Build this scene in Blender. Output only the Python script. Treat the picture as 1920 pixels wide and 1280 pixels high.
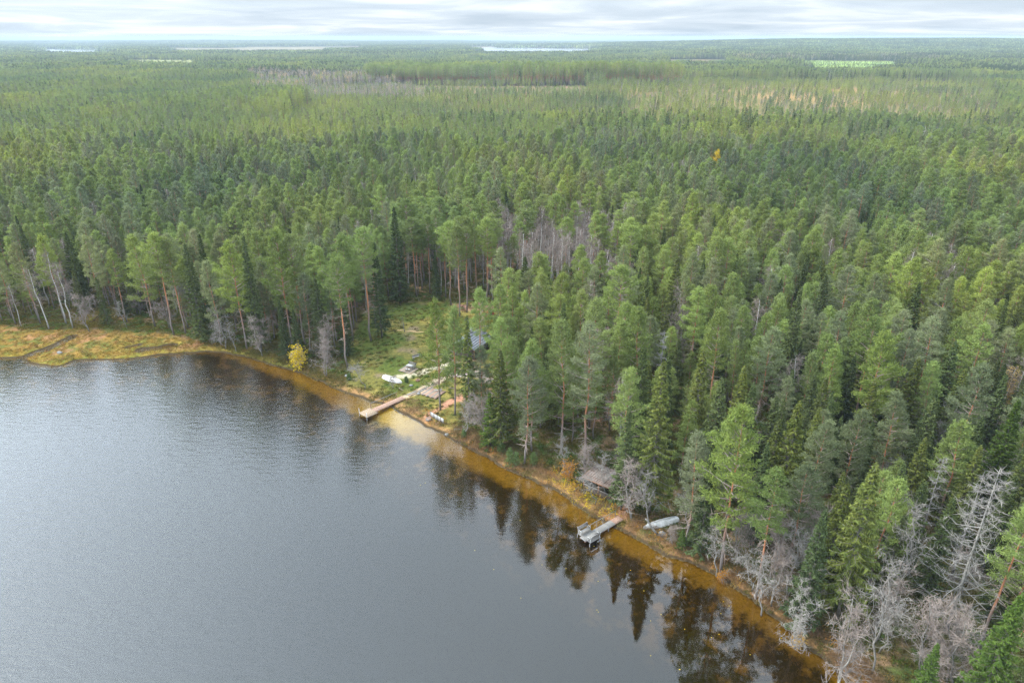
import bpy, math, random
import numpy as np
from mathutils import Vector
random.seed(7)
RNG = np.random.default_rng(11)
for o in list(bpy.data.objects):
    bpy.data.objects.remove(o)
SC = bpy.context.scene
COL = SC.collection

# ------------------------------------------------------------------ camera, sky, sun, exposure
H = 57.0                                   # drone height above the lake
PITCH = math.atan(570 / 1280)
FPX = 1280.0
cam = bpy.data.cameras.new('camera')
cam.lens = 24; cam.sensor_width = 36; cam.clip_start = 1; cam.clip_end = 120000
camo = bpy.data.objects.new('camera', cam); COL.objects.link(camo)
camo.location = (0, 0, H); camo.rotation_euler = (math.pi / 2 - PITCH, 0, 0)
SC.camera = camo

SUN_EL, SUN_AZ = math.radians(42), math.radians(-78)     # azimuth from +Y, to the left
world = bpy.data.worlds.new('World'); SC.world = world; world.use_nodes = True
nt = world.node_tree; nt.nodes.clear()
def N(t, typ, **k):
    n = t.nodes.new(typ)
    for a, b in k.items(): setattr(n, a, b)
    return n
def math_node(t, op, a, b=None, clamp=False):
    m = N(t, 'ShaderNodeMath', operation=op); m.use_clamp = clamp
    for i, v in enumerate((a, b)):
        if v is None: continue
        if isinstance(v, (int, float)): m.inputs[i].default_value = v
        else: t.links.new(v, m.inputs[i])
    return m.outputs[0]
def mixc(t, f, a, b, mode='MIX'):
    m = N(t, 'ShaderNodeMix', data_type='RGBA', blend_type=mode)
    m.clamp_factor = True
    for s, v in ((m.inputs[0], f), (m.inputs[6], a), (m.inputs[7], b)):
        if isinstance(v, (int, float)): s.default_value = v
        elif isinstance(v, tuple): s.default_value = (v + (1,))[:4]
        else: t.links.new(v, s)
    return m.outputs[2]
def ramp(t, fac, stops, interp='LINEAR'):
    r = N(t, 'ShaderNodeValToRGB'); r.color_ramp.interpolation = interp
    e = r.color_ramp.elements
    while len(e) < len(stops): e.new(0.5)
    for q, (p, c) in zip(e, stops):
        q.position = p; q.color = (c + (1,))[:4] if isinstance(c, tuple) else (c, c, c, 1)
    t.links.new(fac, r.inputs[0]); return r.outputs[0]
def noise(t, vec, scale, detail=4, rough=0.55, dist=0.0):
    n = N(t, 'ShaderNodeTexNoise'); n.inputs['Scale'].default_value = scale
    n.inputs['Detail'].default_value = detail; n.inputs['Roughness'].default_value = rough
    n.inputs['Distortion'].default_value = dist
    if vec is not None: t.links.new(vec, n.inputs['Vector'])
    return n.outputs['Fac']

sky = N(nt, 'ShaderNodeTexSky', sky_type='NISHITA'); sky.sun_disc = False
sky.sun_elevation = SUN_EL; sky.sun_rotation = SUN_AZ
tc = N(nt, 'ShaderNodeTexCoord'); sep = N(nt, 'ShaderNodeSeparateXYZ')
nt.links.new(tc.outputs['Generated'], sep.inputs[0])
zup = math_node(nt, 'MAXIMUM', sep.outputs['Z'], 0.0)
zz = math_node(nt, 'ADD', zup, 0.055)
px = math_node(nt, 'DIVIDE', sep.outputs['X'], zz); py = math_node(nt, 'DIVIDE', sep.outputs['Y'], zz)
cb = N(nt, 'ShaderNodeCombineXYZ'); nt.links.new(px, cb.inputs[0]); nt.links.new(py, cb.inputs[1])
n1 = noise(nt, cb.outputs[0], 0.42, 7, 0.55, 0.5)
n1 = math_node(nt, 'ADD', math_node(nt, 'MULTIPLY', n1, 0.75), math_node(nt, 'MULTIPLY', noise(nt, cb.outputs[0], 0.17, 3, 0.5), 0.25))
cloud = ramp(nt, n1, [(0.35, (2.45, 2.9, 3.35)), (0.5, (3.2, 3.6, 4.0)), (0.64, (4.7, 4.85, 5.0))])
up = math_node(nt, 'MULTIPLY', zup, 3.1); up = math_node(nt, 'ADD', up, 1.0)      # overcast sky brightens to the zenith
cloud = mixc(nt, 1.0, cloud, up, 'MULTIPLY')
cloud = mixc(nt, math_node(nt, 'MULTIPLY', zup, 1.5, True), cloud, mixc(nt, 1.0, cloud, (0.96, 1.0, 1.035), 'MULTIPLY'))
# the veiled sun brightens its side of the cloud deck
dt = N(nt, 'ShaderNodeVectorMath', operation='DOT_PRODUCT'); nt.links.new(tc.outputs['Generated'], dt.inputs[0])
dt.inputs[1].default_value = (math.sin(SUN_AZ) * math.cos(SUN_EL), math.cos(SUN_AZ) * math.cos(SUN_EL), math.sin(SUN_EL))
gw = math_node(nt, 'POWER', math_node(nt, 'MAXIMUM', dt.outputs['Value'], 0.0), 4.0)
gw = math_node(nt, 'ADD', math_node(nt, 'MULTIPLY', gw, 1.6), 1.0)
cloud = mixc(nt, 1.0, cloud, gw, 'MULTIPLY')
skyc = mixc(nt, 0.98, sky.outputs[0], cloud)
bg = N(nt, 'ShaderNodeBackground'); bg.inputs['Strength'].default_value = 0.09
nt.links.new(skyc, bg.inputs['Color'])
out = N(nt, 'ShaderNodeOutputWorld'); nt.links.new(bg.outputs[0], out.inputs['Surface'])

sl = bpy.data.lights.new('sun', 'SUN'); sl.energy = 2.1; sl.angle = math.radians(18); sl.color = (1.0, 0.93, 0.80)
so = bpy.data.objects.new('sun', sl); COL.objects.link(so)
sd_ = Vector((math.sin(SUN_AZ) * math.cos(SUN_EL), math.cos(SUN_AZ) * math.cos(SUN_EL), math.sin(SUN_EL)))
so.rotation_euler = sd_.to_track_quat('Z', 'Y').to_euler()
SC.view_settings.view_transform = 'Standard'; SC.view_settings.look = 'None'
SC.view_settings.gamma = 1; SC.view_settings.exposure = 1.35; SC.view_settings.use_curve_mapping = False
SC.cycles.volume_bounces = 1; SC.cycles.max_bounces = 6; SC.cycles.diffuse_bounces = 3; SC.cycles.denoising_prefilter = 'NONE'
SC.cycles.transparent_max_bounces = 12

# ------------------------------------------------------------------ pixel <-> place
CT, ST = math.cos(PITCH), math.sin(PITCH)
def ray(u, v):
    cx, cy = (u - 960) / FPX, (640 - v) / FPX
    return cx, CT + cy * ST, -ST + cy * CT
def proj(x, y, z):
    dz = z - H
    d = y * CT - dz * ST
    d = np.maximum(d, 1e-3)
    return 960 + FPX * x / d, 640 - FPX * (y * ST + dz * CT) / d
def atz(u, v, z=0.0):
    a, b, c = ray(u, v); t = (z - H) / c
    return a * t, b * t

# ------------------------------------------------------------------ terrain functions
def vnoise(x, y, s, seed=0):
    x = np.asarray(x, float) / s; y = np.asarray(y, float) / s
    xi = np.floor(x); yi = np.floor(y); fx = x - xi; fy = y - yi
    fx = fx * fx * (3 - 2 * fx); fy = fy * fy * (3 - 2 * fy)
    def h(a, b):
        v = np.sin(a * 127.1 + b * 311.7 + seed * 74.7) * 43758.5453
        return v - np.floor(v)
    return (h(xi, yi) * (1 - fx) + h(xi + 1, yi) * fx) * (1 - fy) + (h(xi, yi + 1) * (1 - fx) + h(xi + 1, yi + 1) * fx) * fy
def fbm(x, y, s, seed=0, o=4):
    r = 0; a = 0.5; t = 0
    for k in range(o):
        r = r + a * vnoise(x, y, s / 2 ** k, seed + k * 13); t += a; a *= 0.55
    return r / t
def sstep(a, b, x):
    t = np.clip((x - a) / (b - a), 0, 1); return t * t * (3 - 2 * t)

SHORE_PX = [(-330, 664), (-150, 672), (0, 671), (40, 672), (52, 681), (110, 686), (140, 677), (185, 674), (232, 674), (280, 668), (330, 663), (380, 660), (420, 661),
            (455, 668), (500, 681), (560, 697), (600, 714), (640, 733), (672, 745), (700, 754), (730, 762), (765, 778), (785, 792), (812, 806), (850, 823), (900, 850),
            (950, 880), (1000, 898), (1060, 932), (1110, 962), (1150, 985), (1200, 1014), (1250, 1040), (1300, 1060), (1350, 1082), (1400, 1118),
            (1440, 1152), (1500, 1196), (1560, 1246), (1610, 1290), (1700, 1370)]
SHORE = [atz(u, v) for u, v in SHORE_PX]
POLY = np.array([(-520, 60), (-330, 118)] + SHORE + [(60, 10), (90, -60), (120, -400), (-520, -400)], float)
def seg_dist(x, y, pts, closed=False):
    d = np.full(x.shape, 1e9)
    n = len(pts)
    for i in range(n if closed else n - 1):
        ax, ay = pts[i]; bx, by = pts[(i + 1) % n]
        ex, ey = bx - ax, by - ay
        t = np.clip(((x - ax) * ex + (y - ay) * ey) / (ex * ex + ey * ey + 1e-9), 0, 1)
        d = np.minimum(d, np.hypot(x - ax - t * ex, y - ay - t * ey))
    return d
def inside(x, y, pts):
    r = np.zeros(x.shape, bool); n = len(pts)
    for i in range(n):
        ax, ay = pts[i]; bx, by = pts[(i + 1) % n]
        c = ((ay > y) != (by > y))
        with np.errstate(divide='ignore', invalid='ignore'):
            r ^= c & (x < (bx - ax) * (y - ay) / (by - ay + 1e-12) + ax)
    return r
DITCH = [[atz(*p) for p in [(45, 672), (60, 664), (90, 655), (105, 648), (122, 640), (135, 633)]],
         [atz(*p) for p in [(262, 658), (290, 654), (322, 649)]], [atz(*p) for p in [(238, 652), (262, 647)]],
         [atz(*p) for p in [(175, 605), (190, 596), (200, 588)]]]
DW = [0.75, 0.8, 0.3, 0.7]
def sdist(x, y):
    """signed distance to the water line: + on land, - in the lake"""
    x = np.asarray(x, float); y = np.asarray(y, float)
    d = seg_dist(x, y, POLY, True)
    s = np.where(inside(x, y, POLY), -d, d)
    s = s + (fbm(x, y, 3.0, 5, 3) - 0.5) * 1.3 * sstep(0, 1, 1 - np.abs(s) / 12)
    for pl, w in zip(DITCH, DW):
        dd = seg_dist(x, y, pl) + (fbm(x, y, 1.6, 8, 2) - 0.5) * 0.9
        s = np.where(s > -0.2, np.minimum(s, (dd - w) * 0.9), s)
    return s
def hills(x, y):
    g = lambda cx, cy, sx, sy, a: a * np.exp(-((x - cx) / sx) ** 2 - ((y - cy) / sy) ** 2)
    z = g(60, 700, 260, 170, 11) + g(2100, 4000, 1500, 1100, 40) + g(300, 9000, 3000, 1500, 12) + g(-3000, 7500, 2600, 900, 14)
    z = z + sstep(170, 500, y) * (fbm(x, y, 380, 3, 3) - 0.4) * 9
    return np.maximum(z, -0.2) * sstep(150, 330, y)
BOG = [atz(*p) for p in [(-400, 612), (0, 612), (60, 622), (150, 618), (230, 622), (330, 630), (420, 655), (470, 672), (430, 672), (300, 690), (-400, 700)]]
CLEAR = [atz(*p) for p in [(640, 740), (655, 700), (655, 655), (668, 620), (688, 590), (720, 574), (790, 572), (860, 574), (938, 572), (945, 610), (925, 640), (925, 690),
                          (880, 730), (862, 790), (845, 825), (800, 815), (700, 770)]]
def height(x, y, s=None):
    x = np.asarray(x, float); y = np.asarray(y, float)
    if s is None: s = sdist(x, y)
    land = 0.22 * sstep(0, 0.5, s) + np.clip(s, 0, 60) * 0.016 + (fbm(x, y, 2.2, 9, 3) - 0.4) * 0.22 * sstep(0.2, 2, s)
    bed = np.maximum(s * 0.13, -3.0)
    z = np.where(s > 0, land, bed)
    return z + hills(x, y)
def P(u, v):
    """ground point seen at photo pixel u, v"""
    z = 0.3
    for _ in range(3):
        x, y = atz(u, v, z); z = float(height(np.array([x]), np.array([y]))[0])
    return x, y, z

# ------------------------------------------------------------------ mesh builder
class MB:
    def __init__(s): s.v = []; s.t = []; s.q = []; s.n = 0; s.sh = []
    def add(s, v, f, m=0, sh=0.5):
        v = np.asarray(v, float).reshape(-1, 3); f = np.asarray(f, int)
        (s.t if f.shape[1] == 3 else s.q).append((f + s.n, m))
        s.v.append(v); s.n += len(v)
        s.sh.append(np.broadcast_to(np.asarray(sh, float), (len(v),)))
    def join(s, o, dm=0, off=(0, 0, 0), sc=1.0, rz=0.0):
        V = np.concatenate(o.v) * sc
        c, q = math.cos(rz), math.sin(rz)
        V = np.stack([V[:, 0] * c - V[:, 1] * q, V[:, 0] * q + V[:, 1] * c, V[:, 2]], 1) + np.array(off)
        for L, D in ((o.t, s.t), (o.q, s.q)):
            for f, m in L: D.append((f + s.n, m + dm))
        s.v.append(V); s.n += len(V); s.sh.extend(o.sh)
    def mesh(s, name, mats, smooth=False):
        me = bpy.data.meshes.new(name)
        V = np.concatenate(s.v)
        nt_ = sum(len(f) for f, m in s.t); nq = sum(len(f) for f, m in s.q)
        idx = np.concatenate([f.ravel() for f, m in s.t] + [f.ravel() for f, m in s.q])
        ls = np.concatenate([np.arange(nt_) * 3, nt_ * 3 + np.arange(nq) * 4])
        mi = np.concatenate([np.full(len(f), m) for f, m in s.t] + [np.full(len(f), m) for f, m in s.q])
        me.vertices.add(len(V)); me.vertices.foreach_set('co', V.ravel())
        me.loops.add(len(idx)); me.loops.foreach_set('vertex_index', idx.astype(np.int32))
        me.polygons.add(nt_ + nq); me.polygons.foreach_set('loop_start', ls.astype(np.int32))
        me.polygons.foreach_set('material_index', mi.astype(np.int32))
        a = me.attributes.new('shade', 'FLOAT', 'POINT'); a.data.foreach_set('value', np.concatenate(s.sh).astype(np.float32))
        me.update(calc_edges=True); me.validate()
        if smooth: me.polygons.foreach_set('use_smooth', [True] * len(me.polygons))
        for m in mats: me.materials.append(m)
        return me
    def box(s, c, size, rz=0.0, m=0, rx=0.0, sh=0.5):
        sx, sy, sz = [k / 2 for k in size]
        v = np.array([(a * sx, b * sy, d * sz) for a in (-1, 1) for b in (-1, 1) for d in (-1, 1)])
        if rx:
            cc, q = math.cos(rx), math.sin(rx); v = np.stack([v[:, 0], v[:, 1] * cc - v[:, 2] * q, v[:, 1] * q + v[:, 2] * cc], 1)
        cc, q = math.cos(rz), math.sin(rz)
        v = np.stack([v[:, 0] * cc - v[:, 1] * q, v[:, 0] * q + v[:, 1] * cc, v[:, 2]], 1) + np.array(c)
        s.add(v, [(0, 1, 3, 2), (4, 6, 7, 5), (0, 4, 5, 1), (2, 3, 7, 6), (0, 2, 6, 4), (1, 5, 7, 3)], m, sh)
    def tube(s, pts, rad, n=5, m=0, sh=None, cap=True):
        pts = np.asarray(pts, float); K = len(pts)
        rad = np.broadcast_to(np.asarray(rad, float), (K,))
        t = np.gradient(pts, axis=0); t /= np.linalg.norm(t, axis=1, keepdims=True) + 1e-9
        ref = np.array([1.0, 0, 0]) if abs(t[0, 0]) < 0.8 else np.array([0, 1.0, 0])
        a = np.cross(t, ref); a /= np.linalg.norm(a, axis=1, keepdims=True) + 1e-9
        b = np.cross(t, a)
        ang = np.arange(n) * 2 * math.pi / n
        v = pts[:, None, :] + rad[:, None, None] * (a[:, None, :] * np.cos(ang)[None, :, None] + b[:, None, :] * np.sin(ang)[None, :, None])
        f = [(i * n + j, i * n + (j + 1) % n, (i + 1) * n + (j + 1) % n, (i + 1) * n + j) for i in range(K - 1) for j in range(n)]
        shv = 0.5 if sh is None else np.repeat(np.broadcast_to(np.asarray(sh, float), (K,)), n)
        base = s.n
        s.add(v.reshape(-1, 3), f, m, shv)
        if cap and n >= 4:
            s.add(np.array([pts[0], pts[-1]]), [(0, 0, 0)][:0] or np.zeros((0, 3), int), m)
            tri = [(base + j, s.n - 2, base + (j + 1) % n) for j in range(n)] + [(base + (K - 1) * n + j, base + (K - 1) * n + (j + 1) % n, s.n - 1) for j in range(n)]
            s.t.append((np.array(tri), m))
    def slivers(s, a, b, w, m=0, sh=0.5, rng=RNG):
        """thin triangles from a to b, w wide at a"""
        a = np.asarray(a, float); b = np.asarray(b, float); n = len(a)
        if n == 0: return
        d = b - a; d /= np.linalg.norm(d, axis=1, keepdims=True) + 1e-9
        r = rng.normal(size=(n, 3)); p = np.cross(d, r); p /= np.linalg.norm(p, axis=1, keepdims=True) + 1e-9
        w = np.broadcast_to(np.asarray(w, float), (n,))[:, None]
        v = np.stack([a - p * w / 2, a + p * w / 2, b], 1).reshape(-1, 3)
        s.add(v, np.arange(3 * n).reshape(-1, 3), m, np.repeat(np.broadcast_to(np.asarray(sh, float), (n,)), 3))
def unit(v): return v / (np.linalg.norm(v) + 1e-9)

# ------------------------------------------------------------------ materials
def mat(name):
    m = bpy.data.materials.new(name); m.use_nodes = True; t = m.node_tree; t.nodes.clear()
    o = N(t, 'ShaderNodeOutputMaterial'); return m, t, o
def attr(t, name): return N(t, 'ShaderNodeAttribute', attribute_name=name)
def coords(t): return N(t, 'ShaderNodeTexCoord').outputs['Object']
def wpos(t): return N(t, 'ShaderNodeNewGeometry').outputs['Position']
def foliage(name, c1, c2, c3, trans=0.4, stand=0.0, lichen=0.0):
    """c1/c2: tuft to tuft variation, c3: tree to tree variation"""
    m, t, o = mat(name)
    sh = attr(t, 'shade').outputs['Fac']
    base = mixc(t, sh, c1, c2)
    oi = N(t, 'ShaderNodeObjectInfo')
    f = ramp(t, oi.outputs['Random'], [(0.0, 0.0), (0.55, 0.25), (1.0, 0.95)])
    base = mixc(t, f, base, c3)
    loc = N(t, 'ShaderNodeVectorMath', operation='MULTIPLY'); t.links.new(oi.outputs['Location'], loc.inputs[0]); loc.inputs[1].default_value = (1, 0.6, 0)
    big = noise(t, loc.outputs[0], 0.011, 3, 0.6)
    base = mixc(t, 1.0, base, ramp(t, big, [(0.36, (0.68, 0.76, 0.90)), (0.5, (1, 1, 1)), (0.64, (1.28, 1.16, 0.86))]), 'MULTIPLY')
    hs = N(t, 'ShaderNodeHueSaturation'); t.links.new(base, hs.inputs['Color'])
    r2 = math_node(t, 'FRACT', math_node(t, 'MULTIPLY', oi.outputs['Random'], 17.3))
    t.links.new(math_node(t, 'ADD', math_node(t, 'MULTIPLY', r2, 0.5), 0.75), hs.inputs['Value'])
    d = N(t, 'ShaderNodeBsdfDiffuse'); tr = N(t, 'ShaderNodeBsdfTranslucent')
    t.links.new(hs.outputs[0], d.inputs[0]); t.links.new(hs.outputs[0], tr.inputs[0])
    mx = N(t, 'ShaderNodeMixShader'); mx.inputs[0].default_value = trans
    t.links.new(d.outputs[0], mx.inputs[1]); t.links.new(tr.outputs[0], mx.inputs[2])
    t.links.new(mx.outputs[0], o.inputs[0]); return m
def simple(name, c1, c2, scale=3.0, rough=0.85, bump=0.0, stretch=(1, 1, 1), spec=0.3, detail=5):
    m, t, o = mat(name)
    mp = N(t, 'ShaderNodeMapping'); mp.inputs['Scale'].default_value = stretch
    t.links.new(coords(t), mp.inputs['Vector'])
    n = noise(t, mp.outputs[0], scale, detail, 0.65)
    c = ramp(t, n, [(0.33, c1), (0.67, c2)])
    oi = N(t, 'ShaderNodeObjectInfo'); hs = N(t, 'ShaderNodeHueSaturation'); t.links.new(c, hs.inputs['Color'])
    t.links.new(math_node(t, 'ADD', math_node(t, 'MULTIPLY', oi.outputs['Random'], 0.2), 0.9), hs.inputs['Value'])
    b = N(t, 'ShaderNodeBsdfPrincipled'); t.links.new(hs.outputs[0], b.inputs['Base Color'])
    b.inputs['Roughness'].default_value = rough; b.inputs['Specular IOR Level'].default_value = spec
    if bump:
        bm = N(t, 'ShaderNodeBump'); bm.inputs['Strength'].default_value = bump; bm.inputs['Distance'].default_value = 0.02
        t.links.new(n, bm.inputs['Height']); t.links.new(bm.outputs[0], b.inputs['Normal'])
    t.links.new(b.outputs[0], o.inputs[0]); return m
def trunk_mat(name, low, high, a, b_, blot=None):
    """bark: attribute shade is the relative height on the tree"""
    m, t, o = mat(name)
    n = noise(t, coords(t), 1.3, 5, 0.7)
    f = math_node(t, 'ADD', attr(t, 'shade').outputs['Fac'], math_node(t, 'MULTIPLY', math_node(t, 'SUBTRACT', n, 0.5), 0.35))
    c = ramp(t, f, [(a, low), (b_, high)])
    n2 = noise(t, coords(t), 6, 4, 0.7)
    c = mixc(t, ramp(t, n2, [(0.45, 0.0), (0.6, 0.8 if blot else 0.35)]), c, blot or (0.1, 0.09, 0.085))
    d = N(t, 'ShaderNodeBsdfDiffuse'); t.links.new(c, d.inputs[0]); t.links.new(d.outputs[0], o.inputs[0]); return m

M = {}
M['pine'] = foliage('pine_needles', (0.150, 0.208, 0.058), (0.258, 0.312, 0.086), (0.200, 0.238, 0.084))
M['pine_yellow'] = foliage('pine_needles_yellowish', (0.150, 0.200, 0.045), (0.245, 0.285, 0.065), (0.165, 0.215, 0.060))
M['pine_grey'] = foliage('pine_needles_greyish', (0.140, 0.170, 0.080), (0.215, 0.245, 0.115), (0.180, 0.190, 0.105))
M['spruce'] = foliage('spruce_needles', (0.045, 0.065, 0.024), (0.088, 0.115, 0.040), (0.085, 0.102, 0.038), 0.15)
M['spruce_olive'] = foliage('spruce_needles_olive', (0.080, 0.105, 0.024), (0.170, 0.180, 0.040), (0.105, 0.125, 0.038), 0.2)
M['spruce_green'] = foliage('spruce_needles_green', (0.060, 0.100, 0.020), (0.125, 0.175, 0.030), (0.075, 0.115, 0.026), 0.25)
M['lichen_leaf'] = foliage('lichen_hung_twigs', (0.15, 0.155, 0.115), (0.22, 0.22, 0.18), (0.17, 0.17, 0.13), 0.1)
M['yellow'] = foliage('yellow_leaves', (0.50, 0.34, 0.012), (0.68, 0.52, 0.02), (0.60, 0.44, 0.015), 0.35)
M['orange'] = foliage('orange_leaves', (0.34, 0.12, 0.02), (0.50, 0.24, 0.04), (0.42, 0.25, 0.06), 0.3)
M['larchy'] = foliage('faded_autumn_leaves', (0.40, 0.28, 0.10), (0.55, 0.38, 0.14), (0.45, 0.30, 0.16), 0.3)
M['shrub'] = foliage('bilberry_leaves', (0.085, 0.082, 0.020), (0.165, 0.135, 0.034), (0.125, 0.105, 0.03), 0.25)
M['juniper'] = foliage('juniper_needles', (0.085, 0.125, 0.04), (0.14, 0.185, 0.06), (0.10, 0.145, 0.045), 0.25)
M['sedge'] = foliage('sedge_blades', (0.19, 0.125, 0.04), (0.31, 0.21, 0.06), (0.17, 0.15, 0.04), 0.25)
M['heath'] = foliage('rusty_shore_shrub_twigs', (0.15, 0.085, 0.05), (0.30, 0.17, 0.06), (0.20, 0.13, 0.07), 0.2)
M['pine_bark'] = trunk_mat('pine_bark', (0.19, 0.165, 0.15), (0.38, 0.165, 0.08), 0.18, 0.42)
M['pine_twig'] = simple('pine_branch_bark', (0.21, 0.15, 0.12), (0.30, 0.26, 0.23), 1.2)
M['spruce_bark'] = simple('spruce_bark', (0.085, 0.075, 0.06), (0.17, 0.155, 0.135), 2)
M['birch_bark'] = trunk_mat('birch_bark', (0.38, 0.37, 0.35), (0.50, 0.49, 0.46), 0.1, 0.5, (0.14, 0.12, 0.11))
M['birch_twig'] = simple('birch_twigs', (0.15, 0.118, 0.10), (0.24, 0.195, 0.17), 0.8)
M['lichen_bark'] = simple('lichen_covered_bark', (0.115, 0.11, 0.098), (0.27, 0.255, 0.23), 1.6)
M['lichen_twig'] = simple('lichen_covered_twigs', (0.12, 0.108, 0.096), (0.235, 0.215, 0.195), 0.9)
M['snag'] = simple('weathered_dead_wood', (0.13, 0.12, 0.11), (0.27, 0.255, 0.24), 2)

# ------------------------------------------------------------------ tree builders (each returns {part: MB}, materials)
def tri_tufts(mb, c, d, n, rad, L, w, m=0, rng=RNG, up=0.35, flat=0.6, keep=None):
    """n needle fans round each centre c (K,3), pushed outward along d"""
    K = len(c)
    if K == 0: return
    off = rng.normal(size=(K, n, 3)) * rad * np.array([1, 1, flat]) * 0.6
    p = c[:, None, :] + off
    dr = rng.normal(size=(K, n, 3)) + d[:, None, :] * 0.9 + np.array([0, 0, up])
    dr /= np.linalg.norm(dr, axis=2, keepdims=True)
    l = L * rng.uniform(0.6, 1.25, size=(K, n, 1))
    sh = np.clip(rng.uniform(0, 1, (K, 1)) * 0.7 + rng.uniform(0, 0.3, (K, n)), 0, 1)
    a = (p - dr * l * 0.35).reshape(-1, 3); b = (p + dr * l * 0.65).reshape(-1, 3)
    mb.slivers(a, b, w, m, sh.ravel(), rng)

def pine(seed, h=18, crown=0.6, width=2.4, q=1.0, shape='round', dead=10):
    r = np.random.default_rng(seed)
    tr, br, cr = MB(), MB(), MB()
    K = 9 if q > 0.5 else 5
    zz = np.linspace(0, 1, K)
    bend = np.cumsum(r.normal(size=(K, 2)) * 0.006 * h, axis=0); bend -= bend[0]
    tp = np.stack([bend[:, 0], bend[:, 1], zz * h * 0.985], 1); tp[0, 2] = -0.4
    R0 = 0.0085 * h + 0.01
    tr.tube(tp, R0 * (1 - zz * 0.88) , 7 if q > 0.5 else 4, 0, zz)
    at = lambda z: np.array([np.interp(z / h, zz, bend[:, 0]), np.interp(z / h, zz, bend[:, 1]), z])
    nb = int((46 if shape != 'broad' else 40) * (0.5 + 0.5 * q))
    cz0 = h * (1 - crown); C = []; D = []
    gap = r.uniform(0, 6.28)
    for i in range(nb):
        f = (i + r.uniform(0, 1)) / nb
        z = cz0 + (h - cz0) * f ** 0.85 * 0.97
        az = i * 2.4 + r.uniform(-0.5, 0.5)
        if shape == 'round': prof = (1 - f) ** 0.80 * (0.62 + 0.9 * min(f * 2.2, 1) * 0.6)
        elif shape == 'cone': prof = (1 - f) ** 1.0 * (0.78 + 0.32 * min(f * 4, 1))
        else: prof = max((1 - f ** 2.6), 0.0) * (0.55 + 0.55 * min(f * 2, 1))
        lop = 1 + 0.22 * math.cos(az - gap)
        L = width * (prof + 0.09) * r.uniform(0.62, 1.2) * lop
        if f < 0.25 and r.random() < 0.35: L *= 0.55
        el = math.radians(8 + 54 * f ** 1.4 + r.uniform(-9, 9))
        d = np.array([math.cos(az) * math.cos(el), math.sin(az) * math.cos(el), math.sin(el)])
        s0 = at(z); k = np.linspace(0, 1, 4)[:, None]
        pts = s0 + d * L * k + np.array([0, 0, 1]) * L * 0.14 * k ** 2 + r.normal(size=(4, 3)) * 0.04 * L * k
        if q > 0.25: br.tube(pts, np.array([0.05, 0.036, 0.024, 0.012]) * (0.5 + L / 3) * (1.6 if shape == 'broad' else 1), 3, 0, cap=False)
        nt_ = max(2, int((L * 4.2 + 1) * (0.45 + 0.55 * q)))
        for j in range(nt_):
            g = 1 - (j / nt_) ** 1.3 * 0.62
            p = s0 + d * L * g + np.array([0, 0, 1]) * L * 0.14 * g * g
            side = np.cross(d, [0, 0, 1]); side /= np.linalg.norm(side) + 1e-9
            sp = L * 0.34 * (1.15 - g) + 0.28
            e = p + side * r.uniform(-1, 1) * sp * 1.25 + np.array([0, 0, r.uniform(-0.12, 0.22)])
            C.append(e); D.append(unit(d + 0.5 * side * np.sign(np.dot(e - p, side)) + np.array([0, 0, .3])))
            if q > 0.8 and j % 2 == 0: br.slivers([p - d * 0.4], [e], 0.03, 0, rng=r)
    for k_ in range(5):
        C.append(at(h * (1 - 0.012 * k_)) + r.normal(size=3) * 0.1); D.append(np.array([0, 0, 1.0]))
    C = np.array(C); D = np.array(D)
    n = max(3, int(17 * q)); s = (1 / q) ** 0.42
    tri_tufts(cr, C, D, n, 0.37 * (1 + 0.25 * (s - 1)), 0.40 * s, 0.105 * s, 0, r)
    if q > 0.25:
        for i in range(int(dead * (1 if q > 0.8 else 0.5))):
            z = cz0 * r.uniform(0.4, 1.06) + 0.05 * h; az = r.uniform(0, 6.28); L = r.uniform(0.5, 1.6) * width / 2.3
            d = np.array([math.cos(az), math.sin(az), r.uniform(-0.35, 0.15)]); s0 = at(min(z, h * .9))
            br.tube([s0, s0 + d * L * 0.5 + np.array([0, 0, -0.05]), s0 + d * L + r.normal(size=3) * 0.12], [0.035, 0.025, 0.008], 3, 0, cap=False)
            kk = 5
            a = s0 + d * L * r.uniform(0.4, 1, (kk, 1)); br.slivers(a, a + r.normal(size=(kk, 3)) * 0.3, 0.03, 0, rng=r)
    return {'trunk': tr, 'branches': br, 'crown': cr}

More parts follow.
